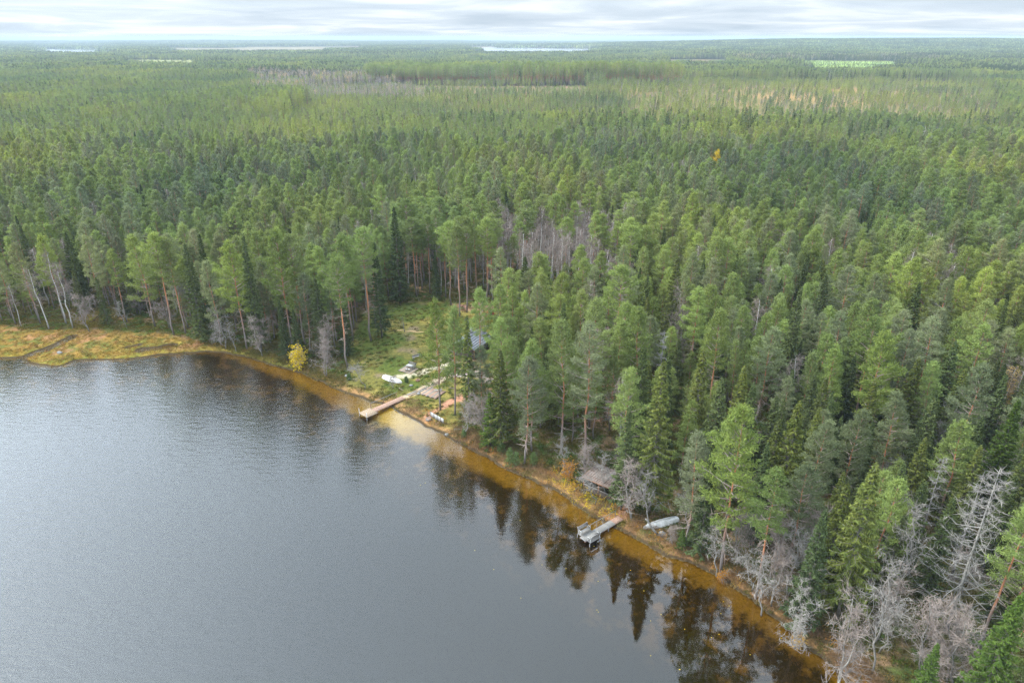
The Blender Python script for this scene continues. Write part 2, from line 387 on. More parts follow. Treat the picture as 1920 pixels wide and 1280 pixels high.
def spruce(seed, h=16, width=2.0, q=1.0, base=0.08, lichen=0.0, sparse=0.0, power=0.9):
    r = np.random.default_rng(seed); tr, br, cr = MB(), MB(), MB()
    zz = np.linspace(0, 1, 6)
    tr.tube(np.stack([zz * 0, zz * 0, zz * h], 1) + np.array([0, 0, -0.01]), (0.0095 * h) * (1 - zz * 0.93), 6, 0, zz)
    nb = int(h * 9.5 * (0.45 + 0.55 * q)); A, B, W, S = [], [], [], []
    la, lb = [], []
    n = max(3, int(19 * q)); s = (1 / q) ** 0.42
    for i in range(nb):
        f = ((i + r.uniform(0, 1)) / nb)
        z = h * (base + (1 - base) * f * 0.985); az = i * 2.4 + r.uniform(-.4, .4)
        L = width * ((1 - f) ** power * r.uniform(0.72, 1.16) + 0.05)
        if r.random() < 0.12: L *= 0.7
        if r.random() < sparse * (1 - f): continue
        dr = np.array([math.cos(az), math.sin(az), 0]); droop = (0.42 - 0.55 * f) * 0.9
        k = np.linspace(0, 1, 4)
        pts = np.array([0, 0, z]) + dr * (L * k)[:, None] + np.array([0, 0, 1]) * (-droop * L * k + 0.22 * L * k ** 2.4)[:, None]
        if q > 0.5: br.tube(pts, np.array([0.035, 0.028, 0.02, 0.008]) * (0.4 + L / 2), 3, 0, cap=False)
        m = max(2, int(n * (0.5 + L / 1.5)))
        g = r.uniform(0.12, 1, m) ** 0.75
        p = np.array([0, 0, z]) + dr * (L * g)[:, None] + np.array([0, 0, 1]) * (-droop * L * g + 0.22 * L * g ** 2.4)[:, None]
        side = np.array([-dr[1], dr[0], 0])
        sd = r.choice([-1, 1], m)[:, None]
        e = p + (dr * 0.45 + side * sd * r.uniform(0.4, 1.0, (m, 1)) + np.array([0, 0, -1]) * r.uniform(0.15, 0.75, (m, 1))) * (0.52 * s * (0.6 + 0.5 * L / width)) * r.uniform(.7, 1.2, (m, 1))
        A.append(p); B.append(e); S.append(np.clip(r.uniform(0, 0.7) + r.uniform(0, 0.3, m), 0, 1))
        if lichen and r.random() < lichen:
            kk = max(2, int(6 * q)); gg = r.uniform(0.1, 0.8, kk)
            pp = np.array([0, 0, z]) + dr * (L * gg)[:, None] + np.array([0, 0, 1]) * (-droop * L * gg)[:, None]
            la.append(pp); lb.append(pp + (dr * 0.3 + side * r.uniform(-1, 1, (kk, 1)) + np.array([0, 0, -0.5])) * 0.45)
    A = np.concatenate(A); B = np.concatenate(B); S = np.concatenate(S)
    cr.slivers(A, B, 0.24 * s, 0, S, r)
    tip = np.array([[0, 0, h * (1 - 0.006 * k_)] for k_ in range(int(8))]); tri_tufts(cr, tip, tip * 0, 3, 0.1, 0.3, 0.1, 0, r)
    if lichen: br.slivers(np.concatenate(la), np.concatenate(lb), 0.055 * s, 1, 0.5, r)
    return {'trunk': tr, 'branches': br, 'crown': cr}

def bare(seed, h=9, spread=0.33, start=0.3, crook=0.05, nb=16, twigs=9, tl=0.6, tw=0.03, lean=(0, 0), tops=1, droop=0.0, leaf=0, q=1.0, rad=0.011, up=0.9):
    r = np.random.default_rng(seed); tr, br, cr, lf = MB(), MB(), MB(), MB()
    K = 9
    TA, TB, LC = [], [], []
    for t_ in range(tops):
        zz = np.linspace(0, 1, K); wob = np.cumsum(r.normal(size=(K, 2)) * crook * h * 0.45, axis=0); wob -= wob[0]
        ln = np.array(lean) + (r.normal(size=2) * 0.16 if tops > 1 else 0)
        hh = h * (1 if t_ == 0 else r.uniform(0.65, 0.95))
        arch = zz ** 1.7
        tp = np.stack([wob[:, 0] + ln[0] * hh * arch, wob[:, 1] + ln[1] * hh * arch, hh * (zz - droop * zz ** 4)], 1); tp[0, 2] = -0.2
        tr.tube(tp, rad * hh * (1 - zz * 0.88) + 0.008, 5, 0, zz)
        pos = lambda f: np.array([np.interp(f, zz, tp[:, k]) for k in range(3)])
        for i in range(int(nb * (0.5 + 0.5 * q))):
            f = start + (0.97 - start) * (i + r.random()) / nb; s0 = pos(f)
            az = r.uniform(0, 6.28); d = unit(np.array([math.cos(az), math.sin(az), r.uniform(0.2, 1.1) * up]))
            L = hh * spread * (1.15 - f) ** 0.6 * r.uniform(0.5, 1.2)
            pts = [s0]; dd = d.copy()
            for k in range(5):
                dd = unit(dd + r.normal(size=3) * crook * 6 * 0.9 + np.array([0, 0, 0.12 * up - droop * 0.25])); pts.append(pts[-1] + dd * L / 5)
            pts = np.array(pts); br.tube(pts, np.linspace(rad * hh * 0.36 * (1.1 - f) + 0.012, 0.008, 6), 3, 0, cap=False)
            for j in range(4):
                g = r.integers(1, 6); p0 = pts[g]; d2 = unit((pts[g] - pts[g - 1]) * 3 / max(L, .1) + r.normal(size=3) * 0.75 + np.array([0, 0, 0.15 - droop]))
                L2 = L * r.uniform(0.25, 0.5); q_ = [p0]
                for k in range(3):
                    d2 = unit(d2 + r.normal(size=3) * crook * 6); q_.append(q_[-1] + d2 * L2 / 3)
                q_ = np.array(q_); br.tube(q_, np.linspace(0.018, 0.008, 4) + tw * 0.15, 3, 0, cap=False)
                m = int(twigs * q); gi = r.integers(0, 4, m)
                a = q_[gi] + r.normal(size=(m, 3)) * 0.04
                b = a + (d2 * 0.5 + r.normal(size=(m, 3)) * 0.62 + np.array([0, 0, 0.1 - droop * 0.6])) * tl * r.uniform(0.5, 1.2, (m, 1))
                TA.append(a); TB.append(b)
                a3 = (a + b) / 2; b3 = a3 + (r.normal(size=(m, 3)) * 0.55 + (b - a) * 0.5) * tl * 0.7; TA.append(a3); TB.append(b3)
                if leaf: LC.append(q_[r.integers(0, 4, leaf)] + r.normal(size=(leaf, 3)) * 0.3)
    cr.slivers(np.concatenate(TA), np.concatenate(TB), tw / (q ** 0.5), 0, 0.5, r)
    out = {'trunk': tr, 'branches': br, 'twigs': cr}
    if leaf:
        c = np.concatenate(LC); tri_tufts(lf, c, c * 0, 2, 0.15, 0.2, 0.13, 0, r); out['leaves'] = lf
    return out

def dead_spruce(seed, h=15, width=3.0, q=1.0, n=78, tw=0.035):
    r = np.random.default_rng(seed); tr, br, cr = MB(), MB(), MB()
    zz = np.linspace(0, 1, 7); tr.tube(np.stack([zz * 0.2, zz * 0, zz * h], 1), 0.0105 * h * (1 - zz * 0.9), 7, 0, zz)
    A, B = [], []
    for i in range(n):
        f = (i + r.random()) / n; z = h * (0.16 + 0.83 * f); az = i * 2.4 + r.uniform(-.5, .5)
        L = width * ((1 - f) ** 0.75 * r.uniform(0.5, 1.15) + 0.12); dr = np.array([math.cos(az), math.sin(az), 0])
        k = np.linspace(0, 1, 6)
        pts = np.array([0, 0, z]) + dr * (L * k)[:, None] + np.array([0, 0, 1]) * ((-0.35 * k + 0.42 * k ** 2.2) * L)[:, None] + r.normal(size=(6, 3)) * 0.05 * L * k[:, None]
        br.tube(pts, np.linspace(0.036, 0.010, 6) * (0.5 + L / width), 3, 0, cap=False)
        m = 30; gi = r.integers(1, 6, m); a = pts[gi] - dr * r.uniform(0, L / 5, (m, 1))
        b = a + (dr * 0.5 + r.normal(size=(m, 3)) * 0.5 + np.array([0, 0, 0.05])) * 0.55
        A.append(a); B.append(b)
    cr.slivers(np.concatenate(A), np.concatenate(B), tw, 0, 0.5, r)
    return {'trunk': tr, 'branches': br, 'twigs': cr}

PM = {'pine': ('pine_bark', 'pine_twig', 'pine'), 'pine_yellow': ('pine_bark', 'pine_twig', 'pine_yellow'), 'pine_grey': ('pine_bark', 'pine_twig', 'pine_grey'),
      'spruce': ('spruce_bark', 'spruce_bark', 'spruce'), 'spruce_olive': ('spruce_bark', 'lichen_twig', 'spruce_olive'),
      'spruce_green': ('spruce_bark', 'spruce_bark', 'spruce_green'), 'spruce_lichen': ('lichen_bark', 'lichen_twig', 'spruce_olive'),
      'birch': ('birch_bark', 'birch_twig', 'birch_twig', 'yellow'), 'lichen': ('lichen_bark', 'lichen_bark', 'lichen_twig', 'orange'),
      'alder': ('lichen_bark', 'lichen_twig', 'birch_twig', 'yellow'), 'snag': ('snag', 'snag', 'snag'), 'yellow_birch': ('birch_bark', 'birch_twig', 'birch_twig', 'larchy'),
      'yellow_bush': ('birch_bark', 'birch_twig', 'birch_twig', 'yellow')}
PROTO = {}
def part_meshes(key, parts, mats):
    res = []
    for k, (nm, mb) in enumerate(parts.items()):
        if mb.n == 0: continue
        ml = [M[mats[min(k, len(mats) - 1)]]]
        if nm == 'branches': ml.append(M['lichen_leaf'])
        res.append((nm, mb.mesh(key + '_' + nm, ml)))
    return res
def merged(key, parts, mats, sc=1.0):
    a = MB(); ml = []
    for k, (nm, mb) in enumerate(parts.items()):
        if mb.n == 0: continue
        a.join(mb, dm=len(ml)); ml.append(M[mats[min(k, len(mats) - 1)]])
        if nm == 'branches': ml.append(M['lichen_leaf'])
    return a.mesh(key, ml)
def proto(key, matkey, parts, h):
    PROTO[key] = (part_meshes(key, parts, PM[matkey]), h); return parts
HI = {}
def mk(key, matkey, h, fn, *a, **k):
    parts = fn(*a, h=h, **k); proto(key, matkey, parts, h); HI[key] = (parts, matkey)
mk('pine_tall_a', 'pine', 20, pine, 1, crown=0.50, width=2.9, shape='round', dead=16)
mk('pine_tall_b', 'pine', 20, pine, 2, crown=0.42, width=2.7, shape='broad', dead=18)
mk('pine_tall_c', 'pine_grey', 20, pine, 3, crown=0.62, width=2.8, shape='round', dead=18)
mk('pine_full_a', 'pine', 15, pine, 4, crown=0.74, width=1.95, shape='cone', dead=8)
mk('pine_full_b', 'pine', 15, pine, 5, crown=0.62, width=2.05, shape='cone', dead=10)
mk('pine_full_c', 'pine', 15, pine, 6, crown=0.66, width=1.75, shape='cone', dead=10)
mk('pine_shore_a', 'pine_yellow', 17, pine, 7, crown=0.66, width=3.3, shape='round', dead=12)
mk('pine_shore_b', 'pine_grey', 17, pine, 8, crown=0.7, width=3.0, shape='round', dead=24)
mk('pine_shore_c', 'pine', 17, pine, 9, crown=0.74, width=3.1, shape='round', dead=12)
mk('pine_bright', 'pine_yellow', 17, pine, 10, crown=0.80, width=3.0, shape='cone', dead=8)
mk('spruce_a', 'spruce', 16, spruce, 21, width=2.2, q=1.5)
mk('spruce_b', 'spruce', 16, spruce, 22, width=1.7, base=0.12, q=1.5)
mk('spruce_olive_a', 'spruce_olive', 16, spruce, 23, width=2.5, lichen=0.35, base=0.14, q=1.7)
mk('spruce_thin', 'spruce_olive', 16, spruce, 26, width=1.35, lichen=0.5, sparse=0.45, base=0.2)
mk('spruce_green_a', 'spruce_green', 10, spruce, 24, width=1.9, base=0.03, q=1.3)
mk('spruce_near', 'spruce_green', 17, spruce, 27, width=2.7, base=0.05, q=2.4)
mk('spruce_lichen_a', 'spruce_lichen', 16, spruce, 25, width=1.9, lichen=0.8, sparse=0.35, base=0.15)
mk('birch_a', 'birch', 13, bare, 31, spread=0.26, start=0.38, crook=0.02, nb=20, twigs=8, tl=0.75, tw=0.028)
mk('birch_b', 'birch', 13, bare, 32, spread=0.22, start=0.45, crook=0.025, nb=20, twigs=8, tl=0.8, tw=0.028)
mk('birch_leafy', 'yellow_birch', 12, bare, 33, spread=0.26, start=0.3, crook=0.02, nb=22, twigs=6, tl=0.7, tw=0.028, leaf=5)
mk('birch_orange', 'yellow_bush', 12, bare, 34, spread=0.28, start=0.2, crook=0.02, nb=22, twigs=5, tl=0.7, tw=0.03, leaf=24)
mk('lichen_a', 'lichen', 8, bare, 41, spread=0.42, start=0.25, crook=0.07, nb=17, twigs=7, tl=0.5, tw=0.036, droop=0.1, rad=0.0105)
mk('lichen_b', 'lichen', 8, bare, 42, spread=0.48, start=0.35, crook=0.09, nb=16, twigs=7, tl=0.5, tw=0.036, lean=(-0.35, -0.1), droop=0.25, rad=0.0105)
mk('lichen_c', 'alder', 8, bare, 43, spread=0.38, start=0.2, crook=0.06, nb=16, twigs=10, tl=0.6, tw=0.036, tops=2, rad=0.0105)
mk('lichen_d', 'lichen', 8, bare, 44, spread=0.40, start=0.3, crook=0.08, nb=14, twigs=7, tl=0.5, tw=0.036, tops=2, lean=(-0.2, -0.2), rad=0.0105)
mk('alder_a', 'alder', 8, bare, 45, spread=0.36, start=0.15, crook=0.05, nb=17, twigs=7, tl=0.7, tw=0.034, tops=2, lean=(0.1, 0))
mk('snag_a', 'snag', 7, bare, 46, spread=0.3, start=0.4, crook=0.07, nb=7, twigs=2, tl=0.5, tw=0.05, rad=0.02)
mk('dead_spruce_a', 'lichen', 17, dead_spruce, 47, width=4.0)
mk('dead_pine_a', 'snag', 13, dead_spruce, 48, width=2.0, n=34)
mk('yellow_bush', 'yellow_bush', 4, bare, 49, spread=0.5, start=0.1, crook=0.05, nb=14, twigs=4, tl=0.5, tw=0.03, tops=3, leaf=5, rad=0.008)
mk('orange_bush', 'lichen', 3, bare, 50, spread=0.5, start=0.1, crook=0.05, nb=9, twigs=4, tl=0.4, tw=0.03, tops=2, leaf=7, rad=0.008)

# ------------------------------------------------------------------ scene helpers
def tag(o, label=None, cat=None, group=None, kind=None):
    if label: o['label'] = label
    if cat: o['category'] = cat
    if group: o['group'] = group
    if kind: o['kind'] = kind
    return o
def link(name, me, parent=None, loc=(0, 0, 0), rz=0.0):
    o = bpy.data.objects.new(name, me); COL.objects.link(o); o.location = loc; o.rotation_euler = (0, 0, rz)
    if parent is not None: o.parent = parent
    return o
def empty(name, loc, rz=0.0, label=None, cat=None, group=None):
    o = bpy.data.objects.new(name, None); COL.objects.link(o); o.location = loc; o.rotation_euler = (0, 0, rz); o.empty_display_size = 0.3
    return tag(o, label, cat, group)

# ------------------------------------------------------------------ ground
def axis(a, b, step, lo, hi, g=1.09):
    c = list(np.arange(a, b + 1e-6, step)); s = step; v = c[-1]
    while v < hi: s *= g; v += s; c.append(v)
    s = step; v = c[0]; L = []
    while v > lo: s *= g; v -= s; L.append(v)
    return np.array(L[::-1] + c)
gx = axis(-125, 75, 0.45, -25000, 25000, 1.12); gy = axis(42, 185, 0.45, -400, 35000, 1.05)
GX, GY = np.meshgrid(gx, gy)
S = sdist(GX, GY); Z = height(GX, GY, S)
far = sstep(9000, 12000, GY)
U, V_ = proj(GX, GY, Z)
n1_ = fbm(GX, GY, 5, 1); n2_ = fbm(GX, GY, 1.6, 2); n3_ = fbm(GX, GY, 60, 4)
def lerp(a, b, f): return a + (np.array(b) - a) * f[..., None]
gc = np.broadcast_to(np.array([0.085, 0.075, 0.035]), GX.shape + (3,)).copy()
gc = lerp(gc, (0.16, 0.105, 0.06), sstep(0.45, 0.65, n1_)); gc = lerp(gc, (0.06, 0.085, 0.025), sstep(0.5, 0.62, n2_))
bogm = inside(GX, GY, BOG).astype(float)
bc = 0.78 * lerp(lerp(np.broadcast_to(np.array([0.23, 0.145, 0.04]), gc.shape), (0.115, 0.115, 0.03), sstep(0.42, 0.6, n2_)), (0.27, 0.15, 0.07), sstep(0.55, 0.68, n1_))
gc = gc * (1 - bogm[..., None]) + bc * bogm[..., None]
clm = inside(GX, GY, CLEAR).astype(float) * sstep(-1.5, 1.5, 1 + seg_dist(GX, GY, CLEAR, True))
cc_ = np.broadcast_to(np.array([0.135, 0.125, 0.036]), gc.shape)
cc_ = lerp(cc_, (0.21, 0.175, 0.05), sstep(0.52, 0.64, n2_)); cc_ = lerp(cc_, (0.20, 0.15, 0.09), sstep(0.66, 0.76, fbm(GX, GY, 7, 21)))
cc_ = lerp(cc_, (0.07, 0.10, 0.022), sstep(0.5, 0.62, fbm(GX, GY, 9, 33)) * 0.8)
gc = gc * (1 - clm[..., None]) + 0.8 * cc_ * clm[..., None]
# trodden paths and bare patches at the cabin
for pl, w, c in (([(762, 744), (800, 727), (822, 712), (850, 703), (885, 690)], 0.7, (0.34, 0.26, 0.19)), ([(748, 706), (770, 704), (790, 698), (815, 690), (850, 680)], 0.8, (0.33, 0.29, 0.20)),
                 ([(785, 792), (805, 778), (820, 768), (850, 752), (880, 740)], 0.8, (0.33, 0.17, 0.11)), ([(850, 700), (900, 700), (920, 712)], 1.3, (0.34, 0.27, 0.25)),
                 ([(678, 570), (695, 572)], 2.2, (0.20, 0.12, 0.10)), ([(870, 577), (893, 580)], 2.5, (0.26, 0.14, 0.10)), ([(735, 618), (790, 622)], 0.2, (0.38, 0.26, 0.14)),
                 ([(1150, 978), (1170, 966), (1180, 950)], 0.9, (0.30, 0.16, 0.09)), ([(1105, 625), (1125, 640)], 1.5, (0.42, 0.25, 0.13)), ([(1130, 680), (1150, 720), (1140, 780)], 2.2, (0.36, 0.2, 0.12)),
                 ([(1350, 660), (1400, 672)], 3, (0.26, 0.16, 0.1))):
    pl = [P(*p)[:2] for p in pl]; dd = seg_dist(GX, GY, pl)
    gc = lerp(gc, c, sstep(w * 1.5, w * 0.5, dd + (n2_ - 0.5) * w * 2.2) * (S > 0))
# shore fringe: rusty and yellow
fr = sstep(0.0, 0.25, S) * sstep(2.6, 0.8, S + (n2_ - 0.5) * 2)
frc = np.where((GX < -40)[..., None], np.array([0.20, 0.19, 0.03]), np.array([0.23, 0.125, 0.06]))
gc = gc + (frc - gc) * (fr * 0.8 * (1 - bogm * 0.6))[..., None]
# zones far off, read from the photo (rows seen: top r0 .. bottom r1, over trees about 11 m high)
def band(x, y, u0, u1, r0, r1, ht=11.0, z0=0.0, ragged=14):
    z = hills(x, y); u, v0 = proj(x, y, z); _, v1 = proj(x, y, z + ht)
    e = (fbm(x, y, 120, 17, 3) - 0.5) * ragged
    return (y > 200) & (v0 > r0 + e * 0.06) & (v1 < r1 + e * 0.06) & (u > u0 + e * 4) & (u < u1 + e * 4)
LAKES = [(888, 1124, 92.5, 98.2), (776, 814, 96, 100.5), (60, 214, 94.5, 99.5), (1250, 1362, 113.5, 120)]
FIELDS = [(300, 640, 91, 95.5), (225, 372, 114, 119.5), (440, 700, 88.5, 91), (860, 940, 88.5, 90.5)]
gmask = GY > 200
for a in FIELDS: gc[band(GX, GY, *a) & gmask] = (0.17, 0.145, 0.095)
mea = band(GX, GY, 1440, 1720, 116, 138, 3, ragged=95); gc[mea] = (0.19, 0.27, 0.065)  # far meadow: sunlight through a cloud gap painted into the grass colour
lt_ = band(GX, GY, 230, 1240, 99, 117); gc[lt_] = (0.17, 0.18, 0.075)  # sunlit strip: the sunshine is painted in as paler ground
bg_ = band(GX, GY, 1180, 1860, 160, 236, 9, ragged=60); gc[bg_] = lerp(gc[bg_] * 0 + np.array([0.13, 0.11, 0.05]), (0.24, 0.16, 0.07), sstep(0.45, 0.6, n3_[bg_]))
ccut = band(GX, GY, 760, 1100, 160, 178, 1); gc[ccut] = lerp(gc[ccut] * 0 + np.array([0.085, 0.09, 0.04]), (0.16, 0.11, 0.07), sstep(0.45, 0.6, n1_[ccut]))
ff = sstep(4500, 6500, GY)
fcol = lerp(np.broadcast_to(np.array([0.042, 0.058, 0.030]), gc.shape), (0.12, 0.10, 0.06), sstep(0.58, 0.66, fbm(GX, GY, 3500, 41, 3)))
gc = gc * (1 - ff[..., None]) + fcol * ff[..., None]
ny, nx = GX.shape
me = bpy.data.meshes.new('ground')
i0 = (np.arange(ny - 1)[:, None] * nx + np.arange(nx - 1)[None, :]).ravel()
F = np.stack([i0, i0 + 1, i0 + nx + 1, i0 + nx], 1)
me.vertices.add(nx * ny); me.vertices.foreach_set('co', np.stack([GX, GY, Z], -1).ravel())
me.loops.add(F.size); me.loops.foreach_set('vertex_index', F.ravel().astype(np.int32))
me.polygons.add(len(F)); me.polygons.foreach_set('loop_start', (np.arange(len(F)) * 4).astype(np.int32))
me.update(calc_edges=True); me.polygons.foreach_set('use_smooth', np.ones(len(F), bool))
a = me.attributes.new('sd', 'FLOAT', 'POINT'); a.data.foreach_set('value', S.ravel().astype(np.float32))
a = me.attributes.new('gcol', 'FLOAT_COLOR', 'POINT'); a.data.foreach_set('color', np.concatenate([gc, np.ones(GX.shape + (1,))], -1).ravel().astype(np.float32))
SWP = [(-900, 0.3), (P(385, 668)[0], 0.4), (P(430, 680)[0], 2.2), (P(500, 705)[0], 4.2), (P(620, 740)[0], 5.2), (P(700, 775)[0], 7.0), (P(820, 825)[0], 5.8), (P(950, 885)[0], 4.6), (P(1200, 1020)[0], 3.9), (P(1400, 1120)[0], 3.3), (P(1560, 1250)[0], 2.0), (200, 1.5)]
SW = np.interp(GX, [p[0] for p in SWP], [p[1] for p in SWP]) * 0.62
a = me.attributes.new('sw', 'FLOAT', 'POINT'); a.data.foreach_set('value', (S + SW).ravel().astype(np.float32))
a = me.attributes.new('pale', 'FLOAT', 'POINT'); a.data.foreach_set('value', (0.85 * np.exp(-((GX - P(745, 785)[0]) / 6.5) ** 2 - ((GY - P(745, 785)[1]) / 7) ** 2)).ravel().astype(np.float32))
m, t, o = mat('ground')
sdn = attr(t, 'sd').outputs['Fac']; pos = wpos(t)
fine = noise(t, pos, 1.7, 8, 0.75); finer = noise(t, pos, 7, 4, 0.7)
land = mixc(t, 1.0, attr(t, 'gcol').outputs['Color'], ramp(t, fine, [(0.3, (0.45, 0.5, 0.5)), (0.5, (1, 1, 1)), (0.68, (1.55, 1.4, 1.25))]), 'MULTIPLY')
land = mixc(t, 0.6, land, ramp(t, finer, [(0.35, 0.55), (0.65, 1.5)]), 'MULTIPLY')
# lake bed: bare sand along the shore, then mud with ragged sand patches, dimming of deep water painted in
nb1 = noise(t, pos, 0.42, 6, 0.7); nb2 = noise(t, pos, 2.6, 5, 0.7); nb3 = noise(t, pos, 0.09, 2)
d0 = math_node(t, 'ADD', attr(t, 'sw').outputs['Fac'], math_node(t, 'MULTIPLY', math_node(t, 'SUBTRACT', nb1, 0.5), 4.2))
d0 = math_node(t, 'ADD', d0, math_node(t, 'MULTIPLY', math_node(t, 'SUBTRACT', nb2, 0.5), 2.6))
sandm = ramp(t, math_node(t, 'ADD', math_node(t, 'MULTIPLY', d0, 0.05), 0.5), [(0.46, 0.0), (0.53, 1.0)])
sand = mixc(t, ramp(t, nb2, [(0.35, 0.0), (0.7, 1.0)]), (0.225, 0.185, 0.080), (0.135, 0.108, 0.048))
sand = mixc(t, ramp(t, noise(t, pos, 3.2, 3, 0.6), [(0.62, 0.0), (0.67, 0.8)]), sand, (0.07, 0.055, 0.035))
sand = mixc(t, ramp(t, noise(t, pos, 0.55, 6, 0.75, 0.6), [(0.56, 0.0), (0.64, 0.75)]), sand, (0.09, 0.07, 0.035))
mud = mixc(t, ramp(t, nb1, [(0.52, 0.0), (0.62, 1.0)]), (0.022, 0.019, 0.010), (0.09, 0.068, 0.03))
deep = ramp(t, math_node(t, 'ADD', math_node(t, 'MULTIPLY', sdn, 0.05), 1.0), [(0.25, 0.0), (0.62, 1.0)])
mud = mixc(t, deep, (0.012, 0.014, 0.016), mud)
sand = mixc(t, attr(t, 'pale').outputs['Fac'], sand, mixc(t, ramp(t, nb2, [(0.35, 0.0), (0.7, 1.0)]), (0.50, 0.52, 0.62), (0.38, 0.38, 0.42)))  # pale patch at the dock: sky reflection painted into the sand colour
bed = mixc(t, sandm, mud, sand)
land = mixc(t, ramp(t, sdn, [(0.05, 1.0), (0.55, 0.0)]), land, (0.045, 0.032, 0.018))
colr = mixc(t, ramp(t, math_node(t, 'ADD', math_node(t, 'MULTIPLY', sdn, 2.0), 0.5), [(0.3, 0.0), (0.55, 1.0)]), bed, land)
colr = mixc(t, ramp(t, math_node(t, 'ADD', sdn, 0.5), [(0.15, 0.0), (0.42, 0.85), (0.7, 0.85), (1.0, 0.0)]), colr, (0.05, 0.036, 0.02))
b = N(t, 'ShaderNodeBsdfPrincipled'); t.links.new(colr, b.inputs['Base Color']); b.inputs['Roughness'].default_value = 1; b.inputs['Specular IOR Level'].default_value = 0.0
bm = N(t, 'ShaderNodeBump'); bm.inputs['Strength'].default_value = 0.5; bm.inputs['Distance'].default_value = 0.12
t.links.new(fine, bm.inputs['Height']); t.links.new(bm.outputs[0], b.inputs['Normal'])
t.links.new(b.outputs[0], o.inputs[0])
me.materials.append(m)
tag(link('ground', me), 'forest floor, bog and sandy lake bed of the whole landscape', kind='structure')

# ------------------------------------------------------------------ water
m, t, o = mat('lake_water')
pos = wpos(t)
sp = N(t, 'ShaderNodeSeparateXYZ'); t.links.new(pos, sp.inputs[0])
# wind is stronger out to the left, the bay on the right lies calm
w0 = math_node(t, 'MULTIPLY', math_node(t, 'SUBTRACT', 12.0, sp.outputs['X']), 0.017)
w0 = math_node(t, 'ADD', w0, math_node(t, 'MULTIPLY', math_node(t, 'SUBTRACT', noise(t, pos, 0.035, 3, 0.6), 0.5), 0.9))
w0 = math_node(t, 'ADD', w0, math_node(t, 'MULTIPLY', math_node(t, 'SUBTRACT', sp.outputs['Y'], 85.0), 0.004))
wind = ramp(t, w0, [(0.02, 0.05), (0.35, 0.5), (1.0, 1.0)])
mp = N(t, 'ShaderNodeMapping'); mp.inputs['Rotation'].default_value = (0, 0, math.radians(14)); mp.inputs['Scale'].default_value = (0.55, 1.5, 1)
t.links.new(pos, mp.inputs['Vector'])
h1 = noise(t, mp.outputs[0], 0.9, 3, 0.55, 0.2); h2 = noise(t, mp.outputs[0], 3.2, 3, 0.6)
hh = math_node(t, 'ADD', math_node(t, 'MULTIPLY', h1, 0.55), math_node(t, 'MULTIPLY', h2, 0.22))
bp = N(t, 'ShaderNodeBump'); bp.inputs['Distance'].default_value = 0.30
t.links.new(hh, bp.inputs['Height']); t.links.new(math_node(t, 'MULTIPLY', wind, 0.45), bp.inputs['Strength'])
fr_ = N(t, 'ShaderNodeFresnel'); fr_.inputs['IOR'].default_value = 1.33; t.links.new(bp.outputs[0], fr_.inputs['Normal'])
ff_ = math_node(t, 'MULTIPLY', fr_.outputs[0], 2.7, True)
gl = N(t, 'ShaderNodeBsdfGlossy'); gl.inputs['Color'].default_value = (1, 1, 1, 1)
t.links.new(math_node(t, 'ADD', math_node(t, 'MULTIPLY', wind, 0.12), 0.015), gl.inputs['Roughness']); t.links.new(bp.outputs[0], gl.inputs['Normal'])
tp_ = N(t, 'ShaderNodeBsdfTransparent'); tp_.inputs[0].default_value = (0.88, 0.67, 0.13, 1)
mx = N(t, 'ShaderNodeMixShader'); t.links.new(ff_, mx.inputs[0]); t.links.new(tp_.outputs[0], mx.inputs[1]); t.links.new(gl.outputs[0], mx.inputs[2])
t.links.new(mx.outputs[0], o.inputs[0])
WATER = m
def poly_sheet(name, pts, z, material, label):
    me = bpy.data.meshes.new(name); 
    ar = sum(pts[i][0] * pts[(i + 1) % len(pts)][1] - pts[(i + 1) % len(pts)][0] * pts[i][1] for i in range(len(pts)))
    if ar < 0: pts = pts[::-1]
    me.from_pydata([(x, y, z) for x, y in pts], [], [list(range(len(pts)))]); me.materials.append(material)
    return tag(link(name, me), label, kind='structure')
wl = [(-540, 50), (-340, 135)] + [(-190, 165), (-60, 150)] + [(40, 95), (80, 40), (100, -60), (130, -420), (-540, -420)]
poly_sheet('lake_water', wl, 0.0, WATER, 'dark forest lake, rippled to the left and calm to the right')
mw, t, o = mat('distant_water')
g2 = N(t, 'ShaderNodeBsdfGlossy'); g2.inputs['Roughness'].default_value = 0.12; g2.inputs['Color'].default_value = (0.95, 0.95, 0.95, 1)
t.links.new(g2.outputs[0], o.inputs[0])
for k, (u0, u1, r0, r1) in enumerate(LAKES):
    yt = np.linspace(300, 9000, 3000); xt = (0.5 * (u0 + u1) - 960) / FPX * (yt * CT + H * ST); bt = yt[band(xt, yt, u0, u1, r0, r1, 13, ragged=0)]
    y0, y1 = bt.min(), bt.max()
    L = []
    for s in np.linspace(0, 1, 9): L.append((u0 + (u1 - u0) * s, y0 * (1 + 0.02 * math.sin(s * 9 + k)) if 0 < s < 1 else y0 * 1.04))
    T = [(u0 + (u1 - u0) * s, y1 * (1 + 0.03 * math.sin(s * 7 + k)) if 0 < s < 1 else y1 * 0.97) for s in np.linspace(1, 0, 9)]
    pts = []
    for u, yy in L + T: pts.append(((u - 960) / FPX * (yy * CT + H * ST), yy))
    zz = float(max(hills(np.array([p[0] for p in pts]), np.array([p[1] for p in pts])))) + 0.6
    poly_sheet('distant_lake', pts, zz, mw, ['long pale lake in the middle distance', 'small pale pond left of the long lake', 'pale lake at the far left', 'bright pond beside the far green meadow'][k])

